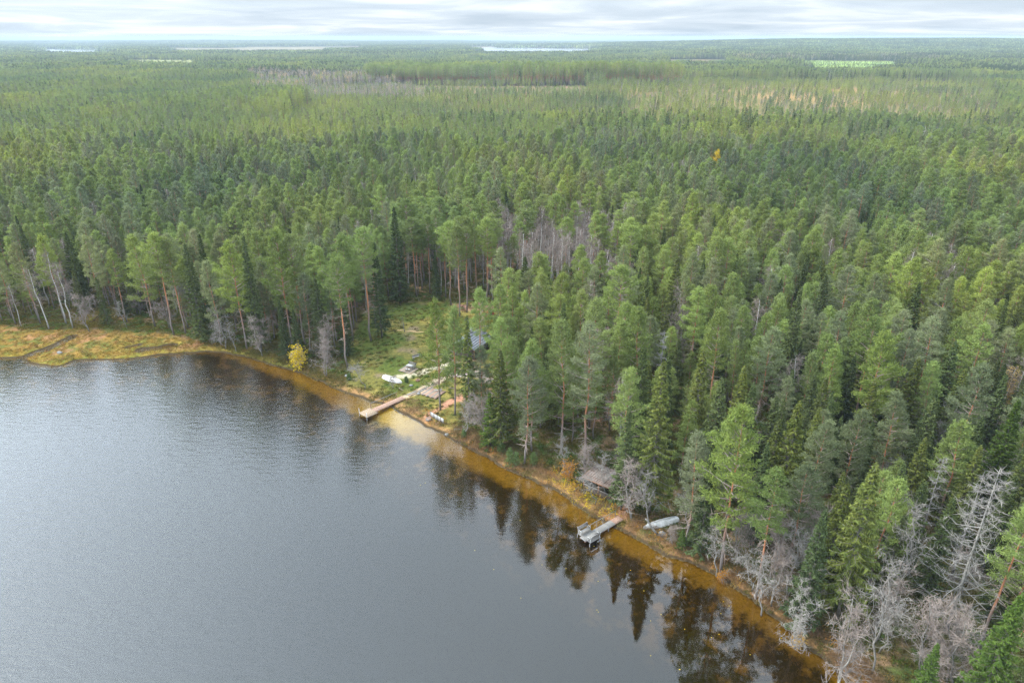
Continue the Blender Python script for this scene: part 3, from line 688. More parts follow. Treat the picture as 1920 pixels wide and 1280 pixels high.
# ------------------------------------------------------------------ hero trees read from the photo: (proto, top u, top v, base v, label)
HERO = [
 ('birch_b', 16, 535, 612, 'thin leafless birch at the left edge of the bog shore'),
 ('birch_a', 59, 505, 616, 'slender white birch leaning over the bog edge, second from the photo left edge'),
 ('birch_a', 87, 478, 606, 'tall white birch with purple bare top behind the bog'),
 ('birch_b', 103, 495, 614, 'white birch close beside the purple topped tall birch'),
 ('lichen_c', 148, 548, 621, 'forked lichen birch standing on the bog margin'),
 ('pine_tall_c', 30, 455, 606, 'grey green pine at far left behind thin birch'),
 ('pine_full_b', 75, 440, 598, 'green pine behind the white birches at the bog'),
 ('pine_tall_a', 205, 468, 604, 'pine with bright left side above the dark bog creek'),
 ('pine_tall_c', 160, 440, 598, 'greyish pine above the forked birch at the bog'),
 ('pine_shore_c', 252, 440, 612, 'full crowned pine on the right end of the bog'),
 ('pine_tall_b', 285, 438, 628, 'tall pine with pink trunk on bog shore'),
 ('pine_tall_a', 310, 446, 627, 'pine with pink bare trunk right of its taller twin'),
 ('spruce_a', 345, 455, 640, 'dark spruce behind the fallen grey branches'),
 ('pine_shore_b', 384, 488, 648, 'pine with lichen branches above the grey dead tree'),
 ('spruce_b', 372, 436, 640, 'dark narrow spruce on left shore'),
 ('pine_shore_a', 428, 452, 655, 'light green pine on left shore above bleached alder'),
 ('spruce_b', 455, 440, 660, 'narrow dark spruce beside the light green shore pine'),
 ('lichen_b', 357, 505, 610, 'leaning lichen tree with white fan of twigs'),
 ('lichen_d', 408, 575, 655, 'bleached lichen alder sprawling to the water on left shore'),
 ('lichen_a', 432, 600, 660, 'grey lichen shrub tree at the left water edge'),
 ('lichen_c', 480, 590, 668, 'pale crooked tree on the shore left of yellow bush'),
 ('pine_shore_a', 517, 432, 652, 'large yellowish pine with broad crown behind yellow bush'),
 ('pine_tall_b', 545, 440, 646, 'orange trunked pine with grey branches left of the clearing'),
 ('pine_shore_b', 562, 512, 660, 'pine with silvery lower branches above the yellow bush'),
 ('spruce_a', 590, 520, 668, 'dark spruce filling behind the silvery pine'),
 ('spruce_b', 522, 560, 675, 'short dark spruce at the shore left of yellow bush'),
 ('pine_tall_b', 630, 484, 689, 'tall leaning shore pine with orange trunk at clearing edge'),
 ('pine_tall_a', 641, 440, 640, 'pine behind the tall orange trunked shore pine'),
 ('spruce_a', 640, 560, 668, 'dark low spruce behind shore pine trunk'),
 ('pine_tall_b', 677, 428, 640, 'pine at the left edge of the grassy clearing'),
 ('pine_tall_c', 690, 436, 612, 'second pine trunk at left rear edge of clearing'),
 ('spruce_b', 701, 452, 633, 'ragged spruce with bare grey stem in the clearing'),
 ('spruce_a', 738, 386, 568, 'big dark spruce at the back of the clearing'),
 ('spruce_b', 815, 470, 562, 'narrow dark spruce among trunks behind clearing'),
 ('alder_a', 603, 632, 706, 'purple brown leafless alder leaning over the left shore'),
 ('lichen_b', 678, 664, 730, 'leaning lichen birch on the shore left of white boat'),
 ('pine_tall_b', 840, 416, 572, 'red trunked pine behind the clearing, left of the grey trunk'),
 ('pine_tall_a', 856, 424, 595, 'pine with pale grey trunk standing at clearing back'),
 ('pine_tall_b', 870, 408, 586, 'straight orange pine right of pale grey trunk'),
 ('pine_tall_a', 889, 400, 560, 'orange pine trunk behind the small lit pine'),
 ('pine_tall_b', 911, 410, 576, 'red pine standing just left of the outhouse'),
 ('pine_tall_b', 921, 402, 570, 'straight red pine directly behind outhouse'),
 ('spruce_b', 940, 478, 590, 'dark spruce right of the red outhouse'),
 ('birch_a', 982, 440, 606, 'white birch with the brightest trunk right of outhouse'),
 ('birch_b', 997, 435, 578, 'white birch just behind the brightest birch'),
 ('birch_b', 1108, 440, 606, 'white birch between pines above the central wood'),
 ('birch_a', 1018, 430, 570, 'pale birch in the leafless stand right of the clearing'),
 ('birch_a', 1060, 430, 575, 'slim birch in the middle of the leafless stand'),
 ('birch_b', 1088, 432, 580, 'slim white birch at the right end of leafless stand'),
 ('pine_bright', 816, 562, 768, 'bright green pine standing alone in front of the cabin'),
 ('pine_full_c', 845, 574, 778, 'slim pine with red stem beside the lone bright pine'),
 ('pine_tall_a', 897, 542, 716, 'pointed light pine standing over the grey cabin roof'),
 ('spruce_thin', 875, 590, 788, 'olive topped spruce in front of the grey cabin'),
 ('pine_shore_b', 905, 650, 792, 'grey pine right of the olive topped spruce by cabin'),
 ('spruce_green_a', 958, 565, 650, 'young green spruce right of the cabin'),
 ('spruce_olive_a', 938, 655, 838, 'full green spruce down to the shore below the cabin'),
 ('spruce_green_a', 918, 735, 838, 'bushy bright green spruce at the shore bend'),
 ('pine_shore_c', 1000, 640, 845, 'broad pine with many dry low branches at central shore'),
 ('pine_shore_c', 950, 640, 810, 'green pine right of the cabin path'),
 ('pine_shore_b', 985, 668, 870, 'shore pine with tangle of bleached dry branches'),
 ('pine_shore_c', 1048, 512, 700, 'round topped pine high above the central wood'),
 ('pine_shore_c', 1062, 600, 850, 'tall pine in the centre of shore wood'),
 ('pine_tall_c', 1110, 606, 875, 'orange trunked pine above the shelter, left one'),
 ('pine_tall_a', 1118, 560, 800, 'tall leafy pine behind the shelter wood'),
 ('pine_tall_b', 1165, 500, 720, 'tall pine with bare orange branches above the wood'),
 ('pine_shore_c', 1205, 578, 790, 'dense round pine above dark spruces'),
 ('spruce_a', 1215, 515, 660, 'dark spruce beside the olive spruce top'),
 ('spruce_olive_a', 1271, 480, 700, 'big olive green spruce rising above the central wood'),
 ('spruce_olive_a', 1215, 556, 690, 'small yellow tipped spruce below dark spruce'),
 ('alder_a', 1282, 556, 720, 'purple leafless birch right of olive spruce'),
 ('pine_tall_a', 1313, 540, 735, 'pine with long dark red trunk right of leafless birch'),
 ('dead_pine_a', 1245, 620, 790, 'dead pine with bleached horizontal arms in central wood'),
 ('spruce_a', 1208, 648, 880, 'tall nearly black spruce in the central wood'),
 ('spruce_b', 1255, 664, 860, 'black spruce just right of the tallest dark spruce'),
 ('pine_shore_c', 1182, 694, 905, 'dense grey green pine right above the shelter'),
 ('spruce_olive_a', 1245, 676, 962, 'tall olive spruce standing behind the second rowing boat'),
 ('spruce_lichen_a', 1320, 655, 885, 'half bare spruce with orange tip and silver stem'),
 ('pine_tall_a', 1352, 582, 800, 'pine with crooked top over the dark gap'),
 ('pine_full_a', 1292, 752, 905, 'small green pine right of the olive spruce'),
 ('dead_pine_a', 1350, 738, 880, 'short dead pine with curled bare arms'),
 ('pine_shore_a', 1400, 764, 1072, 'big bright pine with two orange trunks on right shore'),
 ('pine_shore_b', 1390, 800, 985, 'pine whose orange trunk leans beside the twin trunked pine'),
 ('pine_shore_b', 1445, 612, 800, 'silver green pine left of the black spruce column'),
 ('spruce_b', 1502, 540, 770, 'tall black spruce standing far above right wood'),
 ('spruce_olive_a', 1500, 752, 1012, 'huge olive spruce with broad skirt on right shore'),
 ('spruce_olive_a', 1462, 786, 1000, 'yellow green spruce left of the huge olive spruce'),
 ('pine_shore_b', 1545, 788, 985, 'grey pine with red stem right of olive spruces'),
 ('pine_bright', 1570, 646, 830, 'pointed light green pine with sunlit left side'),
 ('pine_shore_a', 1660, 622, 850, 'very broad yellow green pine at right'),
 ('spruce_olive_a', 1642, 712, 880, 'little spruce top poking in front of broad yellow pine'),
 ('pine_shore_b', 1612, 768, 960, 'silvery lichen hung pine at right centre'),
 ('pine_shore_b', 1692, 735, 925, 'pine with curved red trunk below the broad yellow pine'),
 ('pine_shore_c', 1760, 680, 850, 'dark green pine right of the broad yellow pine'),
 ('pine_shore_b', 1851, 688, 905, 'large pine with slanting brown trunk at right edge'),
 ('birch_leafy', 1905, 690, 800, 'brown birch with orange leaves near right edge'),
 ('spruce_near', 1912, 748, 960, 'open green spruce with silver boughs at right edge'),
 ('pine_full_a', 1803, 600, 770, 'yellowish pine on slope at upper right'),
 ('spruce_olive_a', 1644, 868, 1160, 'tall ragged olive spruce on lower right shore'),
 ('pine_shore_c', 1683, 892, 1110, 'dense green pine beside the ragged olive spruce'),
 ('dead_spruce_a', 1880, 878, 1185, 'great dead silver spruce with all branches bare'),
 ('lichen_a', 1746, 934, 1150, 'tall bare lichen tree left of the great dead spruce'),
 ('lichen_a', 1702, 1042, 1262, 'wide bare lichen tree near bottom right'),
 ('lichen_c', 1775, 1124, 1262, 'rounded bare alder at the bottom right'),
 ('alder_a', 1612, 1140, 1290, 'purple haze of alder twigs at bottom right shore'),
 ('lichen_c', 1830, 1150, 1290, 'grey twiggy alder below the dead spruce'),
 ('pine_tall_a', 1942, 940, 1215, 'pine with red trunk cut by the right photo edge'),
 ('spruce_near', 1918, 1112, 1370, 'bright green spruce in bottom right corner'),
 ('spruce_near', 1760, 1205, 1370, 'bright green spruce tip at bottom edge'),
 ('dead_pine_a', 1772, 856, 1010, 'broken silver snag with forked top'),
 ('dead_pine_a', 1850, 885, 1080, 'grey dead spruce behind the great dead one'),
 ('lichen_d', 1505, 985, 1118, 'twin stemmed broken snag on the right shore'),
 ('lichen_c', 1540, 948, 1070, 'thin white stemmed birch beside dark olive spruce'),
 ('lichen_b', 1572, 985, 1060, 'arched lichen birch right of the snag'),
 ('lichen_d', 1515, 1095, 1212, 'large contorted lichen tree overhanging the water'),
 ('lichen_b', 1428, 1010, 1108, 'arched white alder bent over to the right'),
 ('lichen_a', 1360, 975, 1078, 'lichen tree in front of the twin trunked pine'),
 ('lichen_c', 1402, 955, 1056, 'pale straight lichen tree right of orange trunks'),
 ('lichen_a', 1300, 905, 992, 'spreading bare tree behind the second boat'),
 ('lichen_c', 1422, 888, 985, 'fork stemmed lichen birch among spruces'),
 ('lichen_a', 1530, 885, 1015, 'pale bare tree under the grey pine'),
 ('lichen_a', 1450, 1040, 1150, 'tangled grey alder on the right shore bank'),
 ('lichen_c', 1195, 858, 975, 'white crooked birch right of the shelter'),
 ('lichen_b', 1168, 860, 936, 'crooked grey birch growing in front of shelter'),
 ('lichen_a', 1140, 850, 934, 'grey tree forked in front of the shelter roof'),
 ('lichen_c', 1105, 830, 900, 'bare lichen tree left of the shelter'),
 ('lichen_a', 1062, 815, 882, 'bare grey tree on shore between pines'),
 ('alder_a', 1160, 815, 868, 'hazy leafless alder behind the shelter'),
 ('lichen_a', 1225, 880, 990, 'crooked grey tree leaning over the old white boat'),
 ('alder_a', 1470, 1020, 1135, 'hazy brown alder between grey lichen trees'),
 ('spruce_olive_a', 1590, 905, 1120, 'dark olive spruce left of the ragged olive spruce'),
 ('spruce_a', 1700, 960, 1130, 'black green spruce behind the wide lichen tree'),
 ('spruce_a', 1790, 930, 1120, 'dark spruce behind the great dead spruce'),
 ('spruce_a', 1440, 830, 1020, 'dark spruce in the shade of the twin trunked pine'),
 ('pine_shore_b', 1312, 806, 1022, 'grey pine between the second boat and the twin trunked pine'),
 ('spruce_a', 1338, 846, 1040, 'dark spruce just left of the twin orange trunks'),
 ('pine_tall_a', 1462, 880, 1120, 'tall pine standing behind the arched white alder'),
 ('spruce_a', 1548, 955, 1175, 'dark shore spruce behind the contorted lichen tree'),
 ('spruce_b', 1180, 760, 955, 'narrow dark spruce between the shelter and the white crooked birch'),
 ('lichen_b', 1120, 872, 946, 'thin bent grey tree crossing the shelter front'),
 ('lichen_c', 1265, 985, 1020, 'small bare sapling right of the second boat'),
 ('spruce_green_a', 1282, 990, 1030, 'knee high bright spruce right of second boat'),
 ('snag_a', 757, 594, 622, 'grey broken tree stump standing in the clearing'),
 ('yellow_bush', 554, 650, 692, 'bright yellow bush on the left shore'),
 ('orange_bush', 1066, 868, 900, 'orange leaved bush left of the shelter'),
 ('orange_bush', 1355, 1070, 1090, 'orange bush at the foot of lichen trees'),
 ('orange_bush', 1498, 1190, 1215, 'small rusty bush at the dark water edge'),
 ('birch_orange', 1345, 282, 340, 'lone orange leaved birch in the green forest'),
]
def cat_of(k):
    if k.startswith('pine') : return 'pine_tree', 'pine tree'
    if k.startswith('spruce'): return 'spruce_tree', 'spruce tree'
    if 'bush' in k: return 'leafy_bush', 'bush'
    if k.startswith('birch'): return 'birch_tree', 'birch tree'
    if k.startswith('dead') or k.startswith('snag'): return 'dead_tree', 'dead tree'
    return 'bare_tree', 'bare tree'
GROUPS = {'pine_tree': 'pines of the forest', 'spruce_tree': 'spruces of the forest', 'birch_tree': 'birches of the forest', 'bare_tree': 'lichen covered bare trees',
          'dead_tree': 'dead trees', 'leafy_bush': 'coloured shore bushes'}
def place(key, x, y, z, h, rz, label, wid=1.0):
    parts, h0 = PROTO[key]; nm, ct = cat_of(key)
    e = empty(nm, (x, y, z - 0.05), rz, label, ct, GROUPS[nm])
    s = h / h0; e.scale = (s * wid, s * wid, s)
    for pn, me in parts: link(pn, me, e)
    return e
TAKEN = []
rr = random.Random(3)
for key, tu, tv, bv, lab in HERO:
    # distance from the row of the base, height from the row of the top
    _, y, _ = P(tu, bv)
    for _k in range(3):
        a_, b_, c_ = ray(tu, tv); tt = y / b_; x = a_ * tt; ztop = H + c_ * tt
        z = float(height(np.array([x]), np.array([y]))[0])
    h = max(ztop - z, 1.0)
    h = min(h, 25)
    rz = rr.uniform(-0.5, 0.5) if 'lichen' in key or 'alder' in key else rr.uniform(0, 6.28)
    wid = 1.0
    h0 = PROTO[key][1]
    if h > h0 * 1.25: wid = (h0 * 1.2 / h)
    if h < h0 * 0.6: wid = min(1.3, h0 * 0.6 / h)
    place(key, x, y, z, h, rz, lab, wid)
    TAKEN.append((x, y, 6.5 if key == 'birch_orange' else 1.2 + 0.10 * h))
# the stump is a plain broken bole: handled as snag above

# ------------------------------------------------------------------ forest points
def jitter_grid(x0, x1, y0, y1, s, rng, jit=0.95):
    nx_, ny_ = int((x1 - x0) / s), int((y1 - y0) / s)
    X, Y = np.meshgrid(np.arange(nx_), np.arange(ny_))
    X = X + (Y % 2) * 0.5
    X = x0 + (X + rng.uniform(-jit, jit, X.shape) * 0.5) * s; Y = y0 + (Y + rng.uniform(-jit, jit, Y.shape) * 0.5) * s
    return X.ravel(), Y.ravel()
BUILD_PX = [(885, 652, 4.8), (918, 596, 2.0), (1136, 915, 3.6), (1412, 862, 4.0), (766, 693, 3), (812, 737, 3), (736, 711, 3), (1238, 982, 3.2), (820, 785, 2.5)]
BUILD = [(*P(u, v)[:2], r) for u, v, r in BUILD_PX]
def in_view(x, y, m=25.0, top=18.0):
    u, v = proj(x, y, np.zeros_like(x)); d = y * CT + H * ST
    mp_ = m / np.maximum(d, 1) * FPX
    return (y > 20) & (u > -mp_) & (u < 1920 + mp_) & (v < 1280 + 420)
x, y = jitter_grid(-300, 300, 35, 330, 3.4, RNG)
k = in_view(x, y); x, y = x[k], y[k]
s = sdist(x, y)
k = (s > 1.2) & ~(inside(x, y, BOG)); x, y, s = x[k], y[k], s[k]
incl = inside(x, y, CLEAR)
x, y, s = x[~incl], y[~incl], s[~incl]
ok = np.ones(len(x), bool)
for tx, ty, tr_ in TAKEN: ok &= np.hypot(x - tx, y - ty) > tr_ * 0.95
for tx, ty, tr_ in BUILD: ok &= np.hypot(x - tx, y - ty) > tr_
u, v = proj(x, y, np.full_like(x, 0.5))
# keep sight lines the photo leaves open: water line in front of the shelter, boats and docks
ok &= ~((u > 1040) & (u < 1300) & (v > 880) & (v < 1060)); ok &= ~((u > 848) & (u < 928) & (v > 655) & (v < 800)); ok &= ~((u > 895) & (u < 938) & (v > 595) & (v < 700)) 
ok &= ~((u > 930) & (u < 1130) & (v > 560) & (v < 606))
stand = fbm(x, y, 40, 77, 3)
ok &= ~((np.abs(u - 1345) < 22) & (v > 340) & (v < 372))
ok &= RNG.random(len(x)) < np.where(stand > 0.42, 0.97, 0.80)
x, y, s, u, v, stand = [q_[ok] for q_ in (x, y, s, u, v, stand)]
r1 = RNG.random(len(x)); r2 = RNG.random(len(x))
kinds = []
for i in range(len(x)):
    near_shore = s[i] < 9
    lower_right = (u[i] > 1250 and v[i] > 820)
    leafstand = (740 < u[i] < 1180 and 470 < v[i] < 612)
    if lower_right:
        kk = r1[i]
        key = ('lichen_a', 'lichen_c', 'alder_a', 'lichen_d')[int(r2[i] * 4)] if kk < (0.68 if s[i] < 7 else 0.42 if s[i] < 12 else 0.16) else ('spruce_a' if kk < 0.52 or r2[i] < .4 else 'spruce_olive_a') if kk < 0.76 else ('pine_shore_b', 'pine_shore_c', 'pine_full_b')[int(r2[i] * 3)]
    elif near_shore and u[i] < 700:
        kk = r1[i]; key = 'spruce_a' if kk < 0.3 else ('lichen_a', 'lichen_c', 'alder_a')[int(r2[i] * 3)] if kk < 0.52 else ('pine_tall_c', 'pine_shore_b')[int(r2[i] * 2)]
    elif near_shore:
        kk = r1[i]; key = ('lichen_a', 'lichen_c', 'alder_a')[int(r2[i] * 3)] if kk < 0.3 else 'spruce_a' if kk < 0.42 else ('pine_shore_b', 'pine_shore_c', 'pine_tall_a')[int(r2[i] * 3)]
    elif leafstand:
        kk = r1[i]; kk = kk * 0.999; key = ('birch_a', 'birch_b')[int(r2[i] * 2)] if kk < (0.62 if u[i] > 930 else 0.22) else 'spruce_b' if kk > 0.94 else 'pine_tall_b' if r2[i] < .6 else 'pine_tall_a'
    elif y[i] < 150 and u[i] > 900:
        kk = r1[i]; key = 'spruce_a' if kk < 0.14 else 'spruce_olive_a' if kk < 0.2 else 'birch_a' if kk < 0.27 else ('pine_full_a', 'pine_full_b', 'pine_full_c', 'pine_tall_a', 'pine_shore_c', 'pine_tall_c')[int(r2[i] * 6)]
    else:
        kk = r1[i]; ps = 0.09 if stand[i] < 0.5 else 0.02
        key = ('spruce_a', 'spruce_b')[int(r2[i] * 2)] if kk < ps else 'birch_b' if kk < ps + 0.03 else ('pine_full_a', 'pine_full_b', 'pine_full_c', 'pine_full_b', 'pine_tall_a', 'pine_tall_c')[int(r2[i] * 6)]
    kinds.append(key)
def fam(k): return k.split('_')[0] if k.split('_')[0] in ('pine', 'spruce', 'birch') else 'bare'
def hgt(k, i):
    f = 1 + (r1[i] * 7.7 % 1 - 0.5) * 0.34
    if k.startswith('pine_full'): b = 13.5 if y[i] > 150 else 12.5
    elif k.startswith('pine_tall'): b = 16.5
    elif k.startswith('pine'): b = 15
    elif k.startswith('spruce'): b = 11 + 5 * r2[i]
    elif k.startswith('birch'): b = 12.5
    else: b = 6.5 + 3 * r2[i]
    if s[i] < 8 and u[i] < 760: b *= 0.85
    if s[i] < 8 and u[i] > 1250 and not (k.startswith('lichen') or k.startswith('alder')): b *= 1.15
    if u[i] > 1250 and v[i] > 820: b *= 0.92
    return b * f
dist = np.hypot(x, y)
order = np.argsort(dist)
quota = {'pine': 300 - sum(1 for q_ in HERO if q_[0].startswith('pine')), 'spruce': 300 - sum(1 for q_ in HERO if q_[0].startswith('spruce')), 'birch': 250, 'bare': 250}
z = height(x, y, s)
rest = []
def zone(u, v):
    if v > 900: return 'in the wood at the lower right corner' if u > 1560 else 'in the wood along the lower right shore'
    if v > 760: return 'in the wood right of the broad yellow pine' if u > 1560 else 'in the wood between the two docks'
    if v > 610:
        return 'on the left shore behind the bog' if u < 660 else 'in the wood above the central shore' if u < 1250 else 'in the thick wood at right middle'
    if v > 540: return 'in the wood edge behind the bog' if u < 480 else 'in the wood left of the clearing' if u < 740 else 'in the tall stand behind the clearing' if u < 1130 else 'in the thick forest above right shore wood'
    return 'in the forest left of the tall stand' if u < 740 else 'in the forest behind the clearing' if u < 1130 else 'in the forest up the right side'
LOOK = {'pine_tall_a': 'tall high crowned pine', 'pine_tall_b': 'tall orange stemmed pine', 'pine_tall_c': 'tall greyish pine', 'pine_full_a': 'pointed green pine', 'pine_full_b': 'round topped green pine',
        'pine_full_c': 'slim green pine', 'pine_shore_b': 'grey green pine with dry branches', 'pine_shore_c': 'bushy green pine', 'spruce_a': 'dark green spruce', 'spruce_b': 'narrow dark spruce',
        'spruce_olive_a': 'olive green spruce', 'birch_a': 'leafless white birch', 'birch_b': 'slim leafless birch', 'lichen_a': 'grey lichen covered bare tree', 'lichen_c': 'forked pale bare tree',
        'lichen_d': 'crooked grey bare tree', 'alder_a': 'purple brown twiggy alder'}
HU = []
for (hk, tu, tv, bv, lab), (hx, hy, hr) in zip(HERO, TAKEN): HU.append((tu, (tv + bv) / 2, hx, hy, lab))
USED = set()
ANCH = [(20, 'the left end of the bog'), (110, 'the bog creek'), (200, 'the middle of the bog'), (290, 'the dark bog pool'), (390, 'the bleached alder'), (470, 'the bay shore'), (556, 'the yellow bush'),
        (650, 'the orange trunked shore pine'), (735, 'the white boat'), (812, 'the bleached terrace'), (885, 'the grey cabin'), (940, 'the red outhouse'), (1000, 'the brightest birch'), (1070, 'the leafless stand'),
        (1135, 'the open shelter'), (1210, 'the tallest black spruce'), (1271, 'the olive spruce'), (1350, 'the crooked topped pine'), (1420, 'the silver green pine'), (1502, 'the black spruce column'),
        (1570, 'the pointed light pine'), (1660, 'the broad yellow pine'), (1760, 'the dark green pine at right'), (1850, 'the slanting pine'), (1910, 'the right photo edge')]
def own_label(i, k):
    """say what it is and which named tree it stands by"""
    x0, y0 = x[i], y[i]; c = sorted(HU, key=lambda q_: math.hypot(q_[2] - x0, q_[3] - y0))[:7]
    for q_ in c:
        dx, dy = x0 - q_[2], y0 - q_[3]; ws = q_[4].split()
        for cut in (' of', ' at', ' in', ' on', ' behind', ' above', ' beside', ' right', ' left'): pass
        ref = ' '.join(ws[:10]); 
        while ref.split()[-1] in ('of', 'the', 'at', 'in', 'on', 'with', 'a', 'and', 'its', 'behind', 'above', 'beside', 'over', 'to', 'below', 'between', 'just', 'by', 'right', 'left', 'from', 'under'): ref = ' '.join(ref.split()[:-1])
        rel = ('right of' if dx > 0 else 'left of') if abs(dx) > abs(dy) else ('behind' if dy > 0 else 'in front of')
        lb = LOOK[k] + ' ' + rel + ' ' + ref
        if len(lb.split()) > 16: lb = ' '.join(lb.split()[:16])
        while lb.split()[-1] in ('of', 'the', 'at', 'in', 'on', 'with', 'a', 'and', 'its', 'behind', 'above', 'beside', 'over', 'to', 'below', 'between', 'by', 'from', 'under'): lb = ' '.join(lb.split()[:-1])
        if lb not in USED: USED.add(lb); return lb
    au, an = min(ANCH, key=lambda q_: abs(q_[0] - u[i]))
    for side in ('', 'slightly left and ', 'slightly right and ', 'further left and ', 'further right and '):
        for up_ in (('just above', 'close above') if v[i] > 620 else ('some way above', 'a good way above') if v[i] > 500 else ('high above', 'quite high above') if v[i] > 420 else ('very high above', 'far above')):
            lb = LOOK[k] + ' ' + side + up_ + ' ' + an
            if lb not in USED: USED.add(lb); return lb
    return LOOK[k] + ' ' + zone(u[i], v[i])
for i in order:
    k = kinds[i]; f = fam(k)
    if quota[f] > 0 and in_view(x[i:i+1], y[i:i+1], 3)[0] and v[i] < 1500:
        quota[f] -= 1
        place(k, x[i], y[i], z[i], hgt(k, i), r2[i] * 50, own_label(i, k), 0.92 + 0.3 * (r1[i] * 3.3 % 1))
    else: rest.append(i)
rest = np.array(rest)

# ------------------------------------------------------------------ forest beyond: instances on points
PC = {}
def proto_col(name, meshes):
    c = bpy.data.collections.new(name)
    for i, me in enumerate(meshes):
        o = bpy.data.objects.new('%s_source_%02d' % (name, i), me); c.objects.link(o)
    PC[name] = c; return c
def scatter(name, col, X, Y, Zs, SCL, ROT, IDX, label, W=None):
    me = bpy.data.meshes.new(name); n = len(X)
    me.vertices.add(n); me.vertices.foreach_set('co', np.stack([X, Y, Zs], 1).ravel())
    for an, val in (('sc', SCL), ('rz', ROT), ('wd', np.ones(n) if W is None else W)):
        a = me.attributes.new(an, 'FLOAT', 'POINT'); a.data.foreach_set('value', np.asarray(val, np.float32))
    a = me.attributes.new('pi', 'INT', 'POINT'); a.data.foreach_set('value', np.asarray(IDX, np.int32))
    ob = link(name, me); tag(ob, label, None, None, 'stuff')
    g = bpy.data.node_groups.new(name + '_nodes', 'GeometryNodeTree')
    g.interface.new_socket('Geometry', in_out='INPUT', socket_type='NodeSocketGeometry'); g.interface.new_socket('Geometry', in_out='OUTPUT', socket_type='NodeSocketGeometry')
    gi = N(g, 'NodeGroupInput'); go = N(g, 'NodeGroupOutput')
    ip = N(g, 'GeometryNodeInstanceOnPoints'); ci = N(g, 'GeometryNodeCollectionInfo'); ci.inputs[0].default_value = col
    ci.inputs['Separate Children'].default_value = True; ci.inputs['Reset Children'].default_value = True
    def na(nm, typ='FLOAT'):
        q_ = N(g, 'GeometryNodeInputNamedAttribute', data_type=typ); q_.inputs[0].default_value = nm; return q_.outputs[0]
    g.links.new(gi.outputs[0], ip.inputs['Points']); g.links.new(ci.outputs[0], ip.inputs['Instance'])
    ip.inputs['Pick Instance'].default_value = True; g.links.new(na('pi', 'INT'), ip.inputs['Instance Index'])
    cx = N(g, 'ShaderNodeCombineXYZ'); g.links.new(na('rz'), cx.inputs[2]); g.links.new(cx.outputs[0], ip.inputs['Rotation'])
    cs = N(g, 'ShaderNodeCombineXYZ'); ms = N(g, 'ShaderNodeMath', operation='MULTIPLY'); g.links.new(na('sc'), ms.inputs[0]); g.links.new(na('wd'), ms.inputs[1])
    g.links.new(ms.outputs[0], cs.inputs[0]); g.links.new(ms.outputs[0], cs.inputs[1]); g.links.new(na('sc'), cs.inputs[2]); g.links.new(cs.outputs[0], ip.inputs['Scale'])
    g.links.new(ip.outputs[0], go.inputs[0])
    md = ob.modifiers.new('instances', 'NODES'); md.node_group = g
    return ob
NEARK = ['pine_full_a', 'pine_full_b', 'pine_full_c', 'pine_shore_b', 'pine_shore_c', 'pine_tall_a', 'pine_tall_b', 'pine_tall_c', 'spruce_a', 'spruce_b', 'spruce_olive_a', 'birch_a', 'birch_b', 'lichen_a', 'lichen_c', 'lichen_d', 'alder_a']
near_col = proto_col('near_forest', [merged('near_' + k, HI[k][0], PM[HI[k][1]]) for k in NEARK])
def near_scatter(name, sel, label):
    sel = np.array(sel)
    scatter(name, near_col, x[sel], y[sel], z[sel] - 0.05, [hgt(kinds[i], i) / PROTO[kinds[i]][1] for i in sel], r2[sel] * 50, [NEARK.index(kinds[i]) for i in sel], label, 0.92 + 0.3 * (r1[sel] * 3.3 % 1))
for f_, nm_, lb_ in (('pine', 'near_pine_forest', 'pine forest beyond the nearest few hundred pines'), ('spruce', 'near_spruce_forest', 'spruces further back in the forest'),
                     ('birch', 'near_birch_wood', 'leafless birches further back in the forest'), ('bare', 'near_bare_wood', 'lichen covered bare trees further back')):
    sel = [i for i in rest if fam(kinds[i]) == f_]
    if sel: near_scatter(nm_, sel, lb_)

# mid distance 330 m .. 1500 m, lighter meshes
MIDS = []
for i_, (sd0, cr0, wd0, shp, mk_) in enumerate([(101, .72, 2.3, 'cone', 'pine'), (102, .72, 2.0, 'cone', 'pine'), (103, .7, 2.0, 'cone', 'pine'), (104, .62, 2.0, 'round', 'pine_grey'), (105, .66, 2.3, 'cone', 'pine')]):
    MIDS.append(merged('mid_pine_%d' % i_, pine(sd0, h=14, crown=cr0, width=wd0 * 0.92, q=0.42, shape=shp, dead=4), PM[mk_]))
MIDS.append(merged('mid_spruce', spruce(106, h=14, width=1.9, q=0.3), PM['spruce']))
MIDS.append(merged('mid_birch', bare(107, h=13, spread=0.24, start=0.35, crook=0.02, nb=14, twigs=5, tl=0.9, tw=0.05, q=0.6), PM['birch']))
MIDS.append(merged('mid_yellow_birch', bare(108, h=12, spread=0.24, start=0.3, crook=0.02, nb=12, twigs=3, tl=0.8, tw=0.05, q=0.6, leaf=6), PM['yellow_birch']))
MIDS.append(merged('mid_high_pine', pine(109, h=18, crown=0.5, width=2.2, q=0.3, shape='broad', dead=6), PM['pine']))
mid_col = proto_col('mid_forest', MIDS)
LOWS = []
for i_, (sd0, cr0, wd0, mk_) in enumerate([(111, .75, 2.2, 'pine'), (112, .68, 2.3, 'pine'), (113, .7, 2.2, 'pine_grey'), (114, .72, 2.0, 'pine')]):
    LOWS.append(merged('low_pine_%d' % i_, pine(sd0, h=14, crown=cr0, width=wd0, q=0.07, shape='cone' if i_ % 2 else 'round', dead=0), PM[mk_]))
LOWS.append(merged('low_spruce', spruce(116, h=14, width=1.9, q=0.1), PM['spruce']))
LOWS.append(merged('low_birch', bare(117, h=13, spread=0.24, start=0.3, crook=0.02, nb=8, twigs=4, tl=1.3, tw=0.09, q=0.5), PM['birch']))
LOWS.append(merged('low_yellow_birch', bare(118, h=12, spread=0.24, start=0.2, crook=0.02, nb=8, twigs=2, tl=0.8, tw=0.09, q=0.5, leaf=5), PM['yellow_birch']))
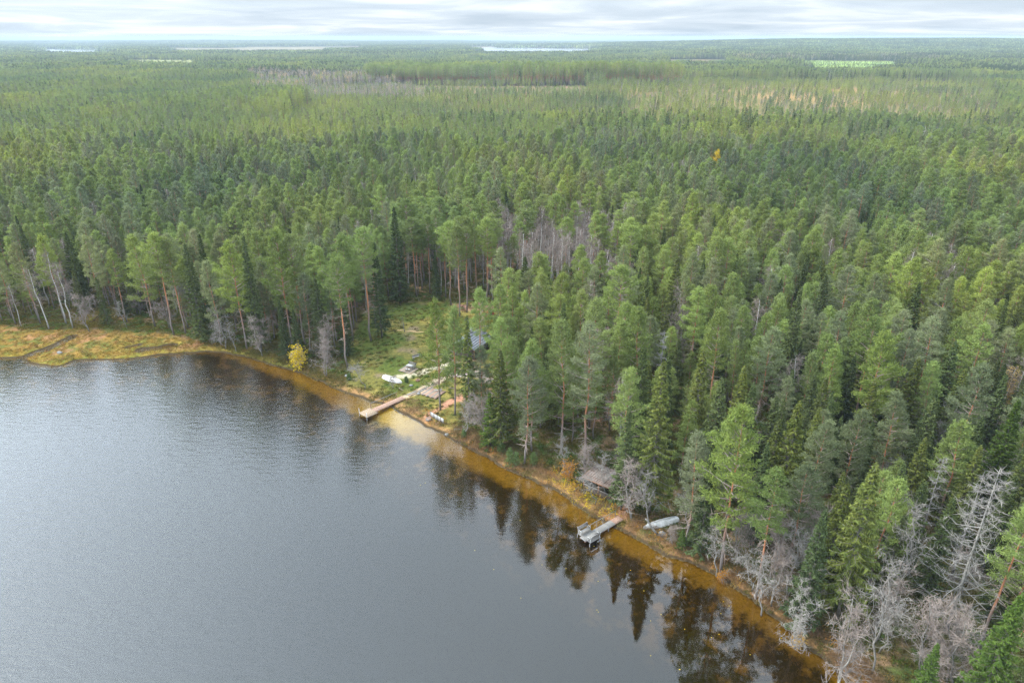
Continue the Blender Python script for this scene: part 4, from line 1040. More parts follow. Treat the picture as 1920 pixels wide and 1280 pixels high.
low_col = proto_col('low_forest', LOWS)

def zones(x, y):
    """keep probability, scale factor and composition by what the photo shows there"""
    n = len(x)
    keep = np.full(n, 0.93); scl = 1 + (fbm(x, y, 90, 55, 3) - 0.5) * 0.7; hi = np.zeros(n); yb = np.zeros(n); bi = np.full(n, 0.02); sp_ = 0.03 + 0.25 * sstep(0.55, 0.7, fbm(x, y, 150, 91, 3))
    for a in LAKES: keep[band(x, y, *a[:2], a[2] - 0.5, a[3], 11, ragged=4)] = 0
    for a in FIELDS: keep[band(x, y, *a)] *= 0.02
    b = band(x, y, 230, 1240, 99, 117); keep[b] *= 0.42; scl[b] *= 0.85
    b = band(x, y, 1440, 1720, 116, 138, 3, ragged=95); keep[b] *= 0.5; scl[b] *= 0.24; sp_[b] = 0; 
    b = band(x, y, 1400, 1740, 124, 142, 3); yb[b] = 0.0
    b = band(x, y, 1380, 1760, 112, 121, 3); bi[b] = 0.15; yb[b] = 0.14
    b = band(x, y, 560, 1240, 166, 232, 6, ragged=40); scl[b] *= 0.50; sp_[b] *= 0.3; bi[b] = 0.012
    b = band(x, y, 1180, 1860, 160, 236, 9, ragged=60); keep[b] = 0.24 + 0.4 * sstep(0.5, 0.62, fbm(x[b], y[b], 45, 19, 3)); scl[b] = 0.55 + 0.25 * fbm(x[b], y[b], 40, 23, 2); bi[b] = 0.10; sp_[b] = 0.04
    b = band(x, y, 760, 1100, 163, 176, 1); keep[b] *= 0.35; scl[b] *= 0.6; bi[b] = 0.05
    b = band(x, y, 480, 790, 146, 172, 8); bi[b] = 0.62; yb[b] = 0.10
    b = band(x, y, 740, 1250, 143, 163, 0.5, ragged=50); scl[b] = 1.05 + 0.35 * fbm(x[b], y[b], 30, 12, 2); hi[b] = 0.9; bi[b] = 0.0; keep[b] *= 1.0
    return keep, scl, hi, yb, bi, sp_
rg = np.random.default_rng(5)
def pick(x, y, mode):
    keep, scl, hi, yb, bi, sp_ = zones(x, y); n = len(x)
    k = rg.random(n) < keep; r = rg.random(n); idx = rg.integers(0, 4 if mode == 'low' else 5, n)
    if mode == 'low': sp_ = sp_ + 0.3 + 0.3 * (x > 500)
    SPR, BIR, YEL = (5, 6, 7) if mode == 'mid' else (4, 5, 6)
    idx[r < sp_] = SPR; idx[(r >= sp_) & (r < sp_ + bi)] = BIR; idx[(r >= sp_ + bi) & (r < sp_ + bi + yb)] = YEL
    if mode == 'mid': idx[(rg.random(n) < hi)] = 8
    sc_ = scl * rg.uniform(0.78, 1.18, n) * (0.95 if mode == 'mid' else 0.92); sc_[(idx == YEL)] *= 1.35
    z = height(x, y, np.full(n, 60.0)) - 0.1
    return k, idx, sc_, z
xx, yy = jitter_grid(-1250, 1250, 330, 1050, 3.5, rg); k = in_view(xx, yy, 20 + 0.25 * yy); xx, yy = xx[k], yy[k]
k, idx, scl, zz = pick(xx, yy, 'mid')
scatter('mid_distance_forest', mid_col, xx[k], yy[k], zz[k], scl[k], rg.uniform(0, 6.28, k.sum()), idx[k], 'green pine forest covering the middle distance', rg.uniform(0.9, 1.2, k.sum()))
xx, yy = jitter_grid(-2600, 2600, 1050, 2300, 4.0, rg); k = in_view(xx, yy, 20 + 0.22 * yy); xx, yy = xx[k], yy[k]
k, idx, scl, zz = pick(xx, yy, 'low')
scatter('far_forest', low_col, xx[k], yy[k], zz[k], scl[k], rg.uniform(0, 6.28, k.sum()), idx[k], 'distant forest with paler birches towards the plain', rg.uniform(1.0, 1.4, k.sum()))
# the forest goes on at both sides just outside the photo
rs_ = np.random.default_rng(77)
xx, yy = jitter_grid(-420, 420, 20, 330, 3.6, rs_); k = in_view(xx, yy, 60 + 0.25 * yy) & ~in_view(xx, yy, 26); xx, yy = xx[k], yy[k]
k = (sdist(xx, yy) > 2) & ~inside(xx, yy, BOG); xx, yy = xx[k], yy[k]
k, idx, scl, zz = pick(xx, yy, 'mid'); zz = height(xx, yy)
scatter('side_forest', mid_col, xx[k], yy[k], zz[k] - 0.1, scl[k], rs_.uniform(0, 6.28, k.sum()), idx[k], 'pine forest going on beyond both sides of the view')
# patches of very light trees out to 7 km
PAT = []
for s_ in range(4):
    r = np.random.default_rng(200 + s_); mb = MB(); n = 330
    px_ = r.uniform(-50, 50, n); py_ = r.uniform(-50, 50, n); hh_ = r.uniform(9, 15, n); m_ = (r.random(n) < 0.6).astype(int)
    for q_ in (0, 1):
        kk = np.where(m_ == q_)[0]
        for j in range(7):
            f = j / 7; ang = r.uniform(0, 6.28, len(kk)); w = (1 - f) * 2.4 + 0.5
            p = np.stack([px_[kk], py_[kk], hh_[kk] * (0.35 + 0.6 * f)], 1)
            d = np.stack([np.cos(ang), np.sin(ang), ang * 0 + 0.1], 1)
            mb.slivers(p - d * w, p + d * w + np.array([0, 0, 2.0]), 3.4, q_, r.uniform(0, 1, len(kk)), r)
        mb.slivers(np.stack([px_[kk], py_[kk], hh_[kk] * 0.4], 1), np.stack([px_[kk], py_[kk], hh_[kk]], 1), 3.0, q_, 0.5, r)
    PAT.append(mb.mesh('forest_patch_%d' % s_, [M['pine'], M['spruce']]))
pat_col = proto_col('forest_patches', PAT)
xx, yy = jitter_grid(-8200, 8200, 2300, 7500, 95, rg, 0.3); k = in_view(xx, yy, 90 + 0.2 * yy); xx, yy = xx[k], yy[k]
keep, scl, *_ = zones(xx, yy); k = keep > 0.3
scatter('horizon_forest', pat_col, xx[k], yy[k], height(xx[k], yy[k], np.full(k.sum(), 60.0)), 0.9 + 0.3 * fbm(xx[k], yy[k], 900, 71, 2), rg.integers(0, 4, k.sum()) * 1.5708, rg.integers(0, 4, k.sum()), 'endless dark forest towards the horizon')

# ------------------------------------------------------------------ ground cover (nobody could count it)
def tuft_mesh(name, seed, material, n, rad, L, w, up=1.2, flat=0.25):
    r = np.random.default_rng(seed); mb = MB(); c = np.stack([r.normal(size=n) * rad, r.normal(size=n) * rad, np.abs(r.normal(size=n)) * rad * flat + 0.05], 1)
    tri_tufts(mb, c, c * 0, 2, rad * 0.3, L, w, 0, r, up=up); return mb.mesh(name, [material])
cov = proto_col('cover', [tuft_mesh('cover_bilberry', 1, M['shrub'], 40, 0.42, 0.3, 0.1), tuft_mesh('cover_green', 2, M['shrub'], 36, 0.4, 0.3, 0.1), tuft_mesh('cover_sedge', 3, M['sedge'], 50, 0.38, 0.42, 0.045, 2.0),
                          tuft_mesh('cover_rusty', 4, M['heath'], 60, 0.4, 0.5, 0.035, 1.6, 0.8), tuft_mesh('cover_orange', 5, M['orange'], 26, 0.4, 0.3, 0.07, 1.2, 1.0), tuft_mesh('cover_yellow', 6, M['yellow'], 20, 0.4, 0.28, 0.06, 1.2, 1.2),
                          tuft_mesh('cover_dark', 7, M['spruce_green'], 44, 0.4, 0.34, 0.1)])
xx, yy = jitter_grid(-130, 75, 42, 180, 0.62, rg); k = in_view(xx, yy, 4); xx, yy = xx[k], yy[k]; ss = sdist(xx, yy)
k = ss > 0.25; xx, yy, ss = xx[k], yy[k], ss[k]
ib = inside(xx, yy, BOG); ic = inside(xx, yy, CLEAR); r = rg.random(len(xx)); uu, vv = proj(xx, yy, 0.3 + xx * 0)
nn = fbm(xx, yy, 6, 61, 3)
idx = np.where(nn > 0.52, 1, 0); idx[(r < 0.2)] = 6
idx[ic & (r > 0.75)] = 2
dens = np.full(len(xx), 0.5)
fringe = (ss < 3.2)
lef = uu < 760
sel = fringe & ~lef & ~ib; idx[sel] = np.where(r[sel] < 0.62, 3, np.where(r[sel] < 0.8, 0, np.where(r[sel] < 0.9, 4, 2)))
sel = fringe & (uu > 1030) & (uu < 1160) & (ss < 4.2); idx[sel] = np.where(r[sel] < 0.3, 3, np.where(r[sel] < 0.55, 4, np.where(r[sel] < 0.85, 5, 2)))
sel = fringe & lef & ~ib; idx[sel] = np.where(r[sel] < 0.5, 1, np.where(r[sel] < 0.75, 0, 2))
sel = ib; idx[sel] = np.where(nn[sel] > 0.5, 2, np.where(r[sel] < 0.5, 2, np.where(r[sel] < .8, 0, 3))); dens[ib] = 0.45
dens[fringe] = 0.95; dens[ic] = 0.34 * sstep(0.66, 0.45, fbm(xx[ic], yy[ic], 7, 21)) + 0.08
k = rg.random(len(xx)) < dens
for bx_, by_, br_ in [(*P(766, 693)[:2], 1.9), (*P(812, 737)[:2], 2.3), (*P(885, 652)[:2], 3.5)]: k &= np.hypot(xx - bx_, yy - by_) > br_
for pl, w in (([(762, 744), (801, 727)], 0.8), ([(1150, 978), (1170, 966)], 0.6), ([(748, 750), (764, 743)], 0.9)):
    pl = [P(*p)[:2] for p in pl]; k &= seg_dist(xx, yy, pl) > w
scl = rg.uniform(0.55, 1.15, len(xx)); scl[ib] *= 0.6; scl[ic & ~fringe] *= 0.65
scatter('ground_cover', cov, xx[k], yy[k], height(xx[k], yy[k], ss[k]), scl[k], rg.uniform(0, 6.28, k.sum()), idx[k], 'bilberry, sedge and rusty heath growing on shore and forest floor')
# junipers at the shore bend and low bushes
for n_, (bu, bv, h_, lab) in enumerate([(940, 848, 2.2, 'pale green juniper at the shore bend, left one'), (956, 872, 2.9, 'tallest pale green juniper at the shore bend'), (968, 872, 2.2, 'pale juniper right of the tallest juniper'),
                                    (1000, 872, 2.2, 'green juniper under the dry branched pine'), (870, 820, 1.4, 'low green bush on shore below the cabin'), (655, 712, 1.3, 'low green bush beside the shore pine'), (762, 716, 1.0, 'small green bush right of the white boat')]):
    r = np.random.default_rng(300 + n_); mb = MB(); n = 150
    f = r.random(n); a = r.uniform(0, 6.28, n); w = 0.34 * h_ * np.sqrt(np.clip(1 - f, 0, 1)) * r.uniform(0.3, 1, n)
    c = np.stack([np.cos(a) * w, np.sin(a) * w, f * h_], 1); tri_tufts(mb, c, c * 0, 5, 0.16, 0.34, 0.07, 0, r, up=1.2)
    x_, y_, z_ = P(bu, bv); e = empty('juniper_bush', (x_, y_, z_), 0, lab, 'juniper', 'junipers and low bushes near the shore')
    link('foliage', mb.mesh('juniper_foliage', [M['juniper']]), e)
    st = MB(); st.tube([(0, 0, -.1), (0.05, 0, h_ * .5), (0, 0.05, h_ * .9)], [0.05, 0.03, 0.01], 5); link('stem', st.mesh('juniper_stem', [M['spruce_bark']]), e)

# ------------------------------------------------------------------ buildings, docks, boats
W = {}
W['grey'] = simple('weathered_grey_wood', (0.125, 0.118, 0.11), (0.22, 0.21, 0.195), 3, stretch=(1, 6, 1), bump=0.3)
W['pink'] = simple('reddish_deck_wood', (0.235, 0.14, 0.10), (0.33, 0.22, 0.165), 3, bump=0.3)
W['tan'] = simple('light_deck_wood', (0.235, 0.17, 0.115), (0.32, 0.245, 0.17), 3, bump=0.3)
W['brown'] = simple('brown_stained_wood', (0.13, 0.07, 0.045), (0.24, 0.13, 0.08), 4)
W['dark'] = simple('dark_brown_boards', (0.045, 0.035, 0.03), (0.10, 0.08, 0.065), 4)
W['white'] = simple('white_painted_metal', (0.28, 0.28, 0.275), (0.38, 0.38, 0.375), 2)
W['red'] = simple('falu_red_boards', (0.30, 0.035, 0.03), (0.42, 0.06, 0.05), 3)
W['roof'] = simple('grey_roofing_felt', (0.11, 0.12, 0.135), (0.19, 0.195, 0.21), 1.5, bump=0.2)
W['litter'] = simple('needle_littered_roof', (0.10, 0.065, 0.05), (0.20, 0.16, 0.14), 1.1, bump=0.8, detail=9)
W['hull'] = simple('white_fibreglass_hull', (0.46, 0.455, 0.44), (0.56, 0.555, 0.54), 1.2, rough=0.35, spec=0.5)
W['oldhull'] = simple('mossy_white_hull', (0.36, 0.355, 0.33), (0.60, 0.59, 0.575), 1.7, rough=0.6, detail=9)
W['black'] = simple('black_paint', (0.02, 0.02, 0.02), (0.045, 0.045, 0.045), 3)
W['stone'] = simple('grey_stone', (0.14, 0.14, 0.14), (0.26, 0.26, 0.25), 2, bump=0.5)
W['glass'] = simple('dark_window_glass', (0.02, 0.025, 0.03), (0.04, 0.05, 0.06), 1, rough=0.08, spec=0.8)
MESH = {}
def boxmesh(size, key):
    k = (tuple(round(q_, 3) for q_ in size), key)
    if k not in MESH:
        bm_ = MB(); bm_.box((0, 0, 0), size); MESH[k] = bm_.mesh('board', [W[key]])
    return MESH[k]
def piece(name, parent, c, size, key, rz=0.0, rx=0.0):
    o = link(name, boxmesh(size, key), parent, c, rz); o.rotation_euler = (rx, 0, rz); return o
def rod(name, parent, a, b, r, key, n=6):
    mb = MB(); mb.tube([a, ((np.array(a) + np.array(b)) / 2), b], r, n); return link(name, mb.mesh(name, [W[key]]), parent)

def w2(u, v, z): return np.array(atz(u, v, z))
# --- dock one (pinkish walkway, tan end platform, one handrail)
zd = 0.55
a = w2(701, 769, zd); b = w2(757, 743.5, zd + 0.1); L = float(np.linalg.norm(b - a)); rz = math.atan2(*(b - a)[::-1])
d1 = empty('swimming_dock', (a[0], a[1], 0), rz, 'pinkish wooden dock with square end platform below the white boat', 'dock')
n = int(L / 0.24)
for i in range(n): piece('deck_board', d1, (0.12 + i * L / n, 0, zd - 0.015 + 0.006 * math.sin(i * 5.1)), (L / n - 0.03, 1.25, 0.035), 'pink', 0)
for s_ in (-0.45, 0.45): piece('beam', d1, (L / 2, s_, zd - 0.11), (L, 0.09, 0.14), 'brown')
for i in range(9): piece('platform_board', d1, (-2.1 + i * 0.245, 0.0, zd - 0.01), (0.225, 2.3, 0.04), 'tan')
for s_ in (-1.0, 1.0): piece('platform_beam', d1, (-1.12, s_, zd - 0.12), (2.15, 0.1, 0.16), 'dark')
for px_, py_ in ((-2.15, 1.05), (-2.15, -1.05)): rod('corner_post', d1, (px_, py_, -0.9), (px_, py_, zd + 0.85), 0.05, 'white')
for px_ in (0.3, L * 0.5, L * 0.87): rod('leg', d1, (px_, -0.5, -0.7), (px_, -0.5, zd - 0.1), 0.05, 'brown'); rod('leg', d1, (px_, 0.5, -0.7), (px_, 0.5, zd - 0.1), 0.05, 'brown')
for px_ in (0.0, L * 0.42, L * 0.85): rod('rail_post', d1, (px_, 0.78, zd - 0.4), (px_, 0.78, zd + 1.0), 0.045, 'brown')
rod('handrail', d1, (-0.1, 0.78, zd + 1.02), (L * 0.88, 0.78, zd + 1.04), 0.05, 'grey')
# --- duckboards up to the cabin
a = np.array(P(765, 742)[:2]); b = np.array(P(801, 726.5)[:2]); L = float(np.linalg.norm(b - a)); rz = math.atan2(*(b - a)[::-1]); zg = P(783, 734)[2]
db = empty('duckboard_path', (a[0], a[1], zg), rz, 'pale duckboards leading from the dock up to the cabin yard', 'duckboards')
k_ = 0
for i in range(int(L / 2.0) + 1):
    for s_ in (-0.22, 0.22): piece('plank', db, (0.95 + i * 2.0, s_ + 0.06 * math.sin(i * 3), 0.12 + 0.01 * i), (1.9, 0.3, 0.05), 'grey' if (i + (s_ > 0)) % 2 else 'tan', 0.02 * math.sin(i * 7))
# --- dock two (grey, two benches, white posts)
a = w2(1092, 1011, 0.5); b = w2(1164, 969, 0.6); L = float(np.linalg.norm(b - a)); rz = math.atan2(*(b - a)[::-1])
d2 = empty('bench_dock', (a[0], a[1], 0), rz, 'grey wooden dock with two benches beside the second boat', 'dock')
n = int(L / 0.2)
for i in range(n):
    xx_ = (i + 0.5) * L / n
    piece('deck_board', d2, (xx_, 0, 0.5), (L / n - 0.025, 1.0, 0.035), 'grey' if xx_ < L * 0.8 else 'pink')
for s_ in (-0.4, 0.4): piece('beam', d2, (L / 2, s_, 0.4), (L, 0.08, 0.14), 'brown')
for i in range(9): piece('platform_board', d2, (0.35 + i * 0.2, 0, 0.545), (0.18, 2.3, 0.035), 'grey')
for i in range(5): rod('rail_post', d2, (1.9 + i * (L - 2.3) / 4, 0.6, 0.2), (1.9 + i * (L - 2.3) / 4, 0.6, 1.45), 0.024, 'grey')
rod('handrail', d2, (1.8, 0.6, 1.46), (L - 0.3, 0.6, 1.46), 0.03, 'grey')
for px_, py_ in ((0.2, 1.1), (0.2, -1.1), (1.9, 1.1), (1.9, -1.1), (L * 0.6, -0.5)): rod('leg', d2, (px_, py_, -1.3), (px_, py_, 0.5), 0.05, 'grey')
def bench(sy, label):
    wx, wy = math.cos(rz), math.sin(rz)
    e = empty('bench', (a[0] + wx * 1.1 - wy * sy * 0.8, a[1] + wy * 1.1 + wx * sy * 0.8, 0.56), rz + (0 if sy > 0 else math.pi), label, 'bench', 'benches on the grey dock')
    for i in range(4): piece('seat_slat', e, (0, -0.12 - i * 0.12 + 0.2, 0.42), (1.7, 0.1, 0.03), 'grey')
    for i in range(4): piece('back_slat', e, (0, 0.3 + i * 0.035, 0.52 + i * 0.12), (1.7, 0.03, 0.1), 'grey', rx=-0.25)
    for s_ in (-0.78, 0.78):
        piece('leg', e, (s_, -0.18, 0.2), (0.06, 0.06, 0.4), 'white'); piece('leg', e, (s_, 0.27, 0.2), (0.06, 0.06, 0.4), 'white'); piece('back_post', e, (s_, 0.37, 0.65), (0.06, 0.05, 0.62), 'white', rx=-0.25)
        piece('armrest', e, (s_, 0.0, 0.6), (0.07, 0.5, 0.03), 'white'); piece('arm_post', e, (s_, -0.22, 0.5), (0.05, 0.05, 0.2), 'white')
bench(1, 'grey slatted bench on the left side of the dock end'); bench(-1, 'dark slatted bench on the right side of the dock end')
# --- upturned rowing boats
def boat(u0, v0, u1, v1, wid, key, label, roll=0.0, pitch=0.0):
    A = np.array(P(u0, v0)); B = np.array(P(u1, v1)); L = float(np.linalg.norm((B - A)[:2])); mid = (A + B) / 2
    e = empty('rowing_boat', (mid[0], mid[1], mid[2] + 0.05), math.atan2(B[1] - A[1], B[0] - A[0]), label, 'rowing boat', 'upturned rowing boats on the shore')
    mb = MB(); K = 22; Mv = 13; V = []
    for i in range(K):
        f = i / (K - 1); w = wid / 2 * (math.sin(math.pi * min(1, f * 0.55 + 0.14) ) ** 0.7 if f < 0.98 else 0.0)
        w = wid / 2 * max(0.0, 1 - (max(0, (f - 0.4)) / 0.6) ** 2.1) * (0.62 + 0.38 * math.sin(min(1, f / 0.4) * math.pi / 2)); hh_ = 0.6 * (0.85 + 0.15 * math.sin(f * math.pi))
        if f > 0.9: hh_ *= 1 - (f - 0.9) * 3.5
        if f < 0.06: hh_ *= 0.75 + f * 4
        for j in range(Mv):
            t_ = -1 + 2 * j / (Mv - 1); c_ = math.copysign(abs(t_) ** 0.85, t_)
            V.append(((f - 0.5) * L, w * c_, hh_ * (1 - abs(t_) ** 2.3) + (0.06 if abs(abs(t_) - 0.55) < 0.09 else 0) * (f < .85) + 0.04 * (f > 0.7) * (1 - abs(t_))))
    F_ = [(i * Mv + j, i * Mv + j + 1, (i + 1) * Mv + j + 1, (i + 1) * Mv + j) for i in range(K - 1) for j in range(Mv - 1)]
    mb.add(V, F_); mb.add([V[0], V[Mv - 1]] + [V[j] for j in range(1, Mv - 1)], [(0, 1, 2)] + [(k_ + 1, 1, k_ + 2) for k_ in range(1, Mv - 2)])
    link('hull', mb.mesh('boat_hull', [W[key]], True), e)
    kb = MB(); kb.box((0, 0, 0.66), (L * 0.8, 0.06, 0.07)); link('keel', kb.mesh('boat_keel', [W[key]]), e)
    for s_ in (-1, 1):
        g_ = MB(); pts = [(((i / 10) - 0.5) * L, s_ * (V[int(i / 10 * (K - 1)) * Mv + Mv - 1][1] + 0.02), 0.03) for i in range(10)]; g_.tube(pts, 0.035, 5); link('gunwale', g_.mesh('boat_gunwale', [W['grey' if key == 'oldhull' else 'hull']]), e)
    for s_ in (-1, 1): piece('trestle', e, (s_ * L * 0.3, 0, -0.05), (0.1, wid * 0.9, 0.12), 'brown')
    return e
boat(719, 707, 754, 719, 1.35, 'hull', 'clean white upturned rowing boat in the grass by the first dock')
boat(1271, 974, 1206, 992, 1.25, 'oldhull', 'weathered mossy white upturned rowing boat beside the bench dock')
# --- picnic place on its platform
x_, y_, z_ = P(766, 694); rz0 = math.radians(-30)
pf = empty('wooden_terrace', (x_, y_, z_), rz0, 'square plank terrace with garden seats above the white boat', 'terrace')
for i in range(12): piece('plank', pf, (-1.32 + i * 0.24, 0, 0.16), (0.22, 2.5, 0.04), 'tan' if i % 3 else 'grey')
for s_ in (-1.0, 0, 1.0): piece('beam', pf, (0, s_, 0.07), (2.9, 0.12, 0.12), 'brown')
def onp(dx, dy): return x_ + dx * math.cos(rz0) - dy * math.sin(rz0), y_ + dx * math.sin(rz0) + dy * math.cos(rz0), z_ + 0.185
tb = empty('garden_table', onp(0.1, 0.35), rz0, 'pale garden table in the middle of the terrace', 'table')
for i in range(4): piece('table_board', tb, (0, -0.28 + i * 0.19, 0.72), (1.3, 0.17, 0.035), 'white')
for sx in (-.5, .5):
    for sy in (-.28, .28): piece('leg', tb, (sx, sy, 0.35), (0.07, 0.07, 0.7), 'white')
bn = empty('garden_bench', onp(0.0, 0.98), rz0, 'long grey garden bench with dark back behind the table', 'bench')
for i in range(3): piece('seat_slat', bn, (0, -0.15 + i * 0.14, 0.43), (1.8, 0.12, 0.03), 'grey')
for i in range(4): piece('back_slat', bn, (0, 0.25 + 0.02 * i, 0.55 + i * 0.13), (1.8, 0.03, 0.11), 'grey')
for sx in (-.8, .8):
    piece('leg', bn, (sx, -0.12, 0.21), (0.06, 0.06, 0.42), 'black'); piece('leg', bn, (sx, 0.22, 0.5), (0.06, 0.05, 1.0), 'black')
for k_, (dx, dy, lb) in enumerate([(0.15, -0.75, 'small black stool on the terrace nearest the boat'), (0.65, -0.6, 'small black stool on the terrace beside the other stool')]):
    st = empty('stool', onp(dx, dy), rz0, lb, 'stool', 'stools on the terrace')
    piece('seat', st, (0, 0, 0.47), (0.36, 0.36, 0.04), 'white')
    for sx in (-.14, .14):
        for sy in (-.14, .14): piece('leg', st, (sx, sy, 0.225), (0.05, 0.05, 0.45), 'black')
# --- second, unfinished terrace
x_, y_, z_ = P(812, 738); rz1 = math.radians(-30)
pf = empty('old_terrace', (x_, y_, z_), rz1, 'bleached plank terrace between the duckboards and the slim pine', 'terrace')
for i in range(13): piece('plank', pf, (-1.5 + i * 0.25, 0.04 * math.sin(i * 2.3), 0.2), (0.22, 2.9 + 0.3 * math.sin(i * 1.7), 0.04), ('pink', 'grey', 'tan', 'pink')[i % 4])
for s_ in (-1.2, 0, 1.2): piece('beam', pf, (0, s_, 0.09), (3.2, 0.12, 0.16), 'grey')
pl_ = empty('plank_pile', (x_ + 0.7, y_ + 0.9, z_ + 0.24), 0.4, 'small pile of pale planks lying on the bleached terrace', 'planks')
for i in range(5): piece('plank', pl_, (0.05 * i, (i % 3) * 0.2 - .2, 0.02 + (i // 3) * 0.06), (1.3, 0.16, 0.04), 'white' if i % 2 else 'tan', 0.2 * math.sin(i * 4))
# --- board screen, tub, fire ring, bench, rocks
A = np.array(P(807, 781)); B = np.array(P(832, 795)); L = float(np.linalg.norm((B - A)[:2]))
bs = empty('board_screen', ((A + B) / 2).tolist(), math.atan2(B[1] - A[1], B[0] - A[0]), 'pale screen of upright boards standing on the shore near the tub', 'screen')
n = 12
for i in range(n): piece('board', bs, (-L / 2 + (i + .5) * L / n, 0, 0.55 + 0.02 * math.sin(i * 3)), (L / n - 0.02, 0.03, 0.85), 'white' if i % 3 else 'grey')
for zz_ in (0.3, 0.8): piece('batten', bs, (0, 0.035, zz_), (L, 0.04, 0.07), 'grey')
for s_ in (-L * 0.3, L * 0.3): rod('prop', bs, (s_, -0.02, 0.6), (s_ - 0.1, -1.1, 0.02), 0.03, 'pink')
def tub(u, v, r_, h_, key, label, cat_, name):
    x_, y_, z_ = P(u, v); e = empty(name, (x_, y_, z_), 0, label, cat_)
    n = 14
    for i in range(n): 
        an = i * 2 * math.pi / n; piece('stave' if name == 'water_tub' else 'stone', e, (math.cos(an) * r_, math.sin(an) * r_, h_ / 2), (0.06 if name == 'water_tub' else 0.2, 2 * math.pi * r_ / n * 0.95, h_), key, an)
    mb = MB(); mb.tube([(0, 0, h_ * 0.55), (0, 0, h_ * 0.8)], r_ * 0.95, 14); link('lid' if name == 'water_tub' else 'ash_bed', mb.mesh('disc', [W['pink' if name == 'water_tub' else 'dark']]), e)
tub(803.5, 788, 0.38, 0.42, 'grey', 'round wooden tub with pink lid at the water edge', 'tub', 'water_tub')
tub(784, 713.5, 0.34, 0.22, 'brown', 'round fire ring in the grass right of the terrace', 'fire ring', 'fire_ring')
A = np.array(P(774, 674)); B = np.array(P(791, 668.5)); L = float(np.linalg.norm((B - A)[:2]))
lb_ = empty('log_bench', ((A + B) / 2).tolist(), math.atan2(B[1] - A[1], B[0] - A[0]), 'grey split log bench in the grass behind the terrace', 'bench')
piece('seat', lb_, (0, 0, 0.42), (L, 0.4, 0.1), 'grey'); piece('backboard', lb_, (0, 0.22, 0.62), (L * 0.95, 0.05, 0.25), 'grey')
for s_ in (-L * .4, L * .4): piece('leg', lb_, (s_, 0, 0.18), (0.14, 0.34, 0.36), 'grey')
def rock(u, v, r_, label):
    x_, y_, z_ = P(u, v); r = np.random.default_rng(int(u)); mb = MB(); V = []
    for i in range(6):
        for j in range(9):
            th = math.pi * i / 5; ph = j * 2 * math.pi / 9; q_ = r_ * r.uniform(0.8, 1.15)
            V.append((q_ * math.sin(th) * math.cos(ph) * 1.3, q_ * math.sin(th) * math.sin(ph), q_ * 0.75 * math.cos(th)))
    mb.add(V, [(i * 9 + j, (i + 1) * 9 + j, (i + 1) * 9 + (j + 1) % 9, i * 9 + (j + 1) % 9) for i in range(5) for j in range(9)])
    o = link('rock', mb.mesh('rock', [W['stone']]), None, (x_, y_, z_ + r_ * 0.25)); tag(o, label, 'rock')
rock(771, 723, 0.3, 'small grey rock between white boat and duckboards'); rock(650, 706, 0.4, 'grey rock at the foot of the tall shore pine'); rock(785, 738.5, 0.3, 'grey stone beside the duckboards')
rock(1242, 1003, 0.5, 'dark grey boulder in front of the old boat'); rock(112, 662, 0.4, 'grey stone lying on the yellow bog'); rock(838, 815, 0.3, 'grey stone at the water edge right of the board screen')
# fallen log at old boat, pole on the grass
def log(u0, v0, z0, u1, v1, z1, r_, key, label):
    a = w2(u0, v0, z0); b = w2(u1, v1, z1); mb = MB(); K = 6
    pts = [np.array([*(a + (b - a) * k_ / 5), z0 + (z1 - z0) * k_ / 5]) + np.array([0.05 * math.sin(k_ * 2), 0.05 * math.cos(k_ * 3), 0]) for k_ in range(6)]
    c = pts[0].copy(); mb.tube([p - c for p in pts], np.linspace(r_, r_ * 0.6, 6), 7)
    tag(link('fallen_log', mb.mesh('log', [M['lichen_bark'] if key == 'l' else W['tan']]), None, c), label, 'log')
log(1232, 1002, 0.5, 1211, 972, 3.0, 0.16, 'l', 'grey log leaning across the old white boat')
log(748, 727, 0.5, 757, 732, 0.5, 0.06, 't', 'pale peeled pole lying in the grass by the white boat')
# dry branch heap in front of the white boat
px_, py_, pz_ = P(738, 728); place('lichen_c', px_, py_, pz_, 2.6, 0.4, 'small dry lichen tree in front of the white boat', 1.3)
px_, py_, pz_ = P(1095, 660); place('lichen_a', px_, py_, pz_, 5.5, 1.4, 'bleached tree crown glimpsed in the central wood', 1.1)

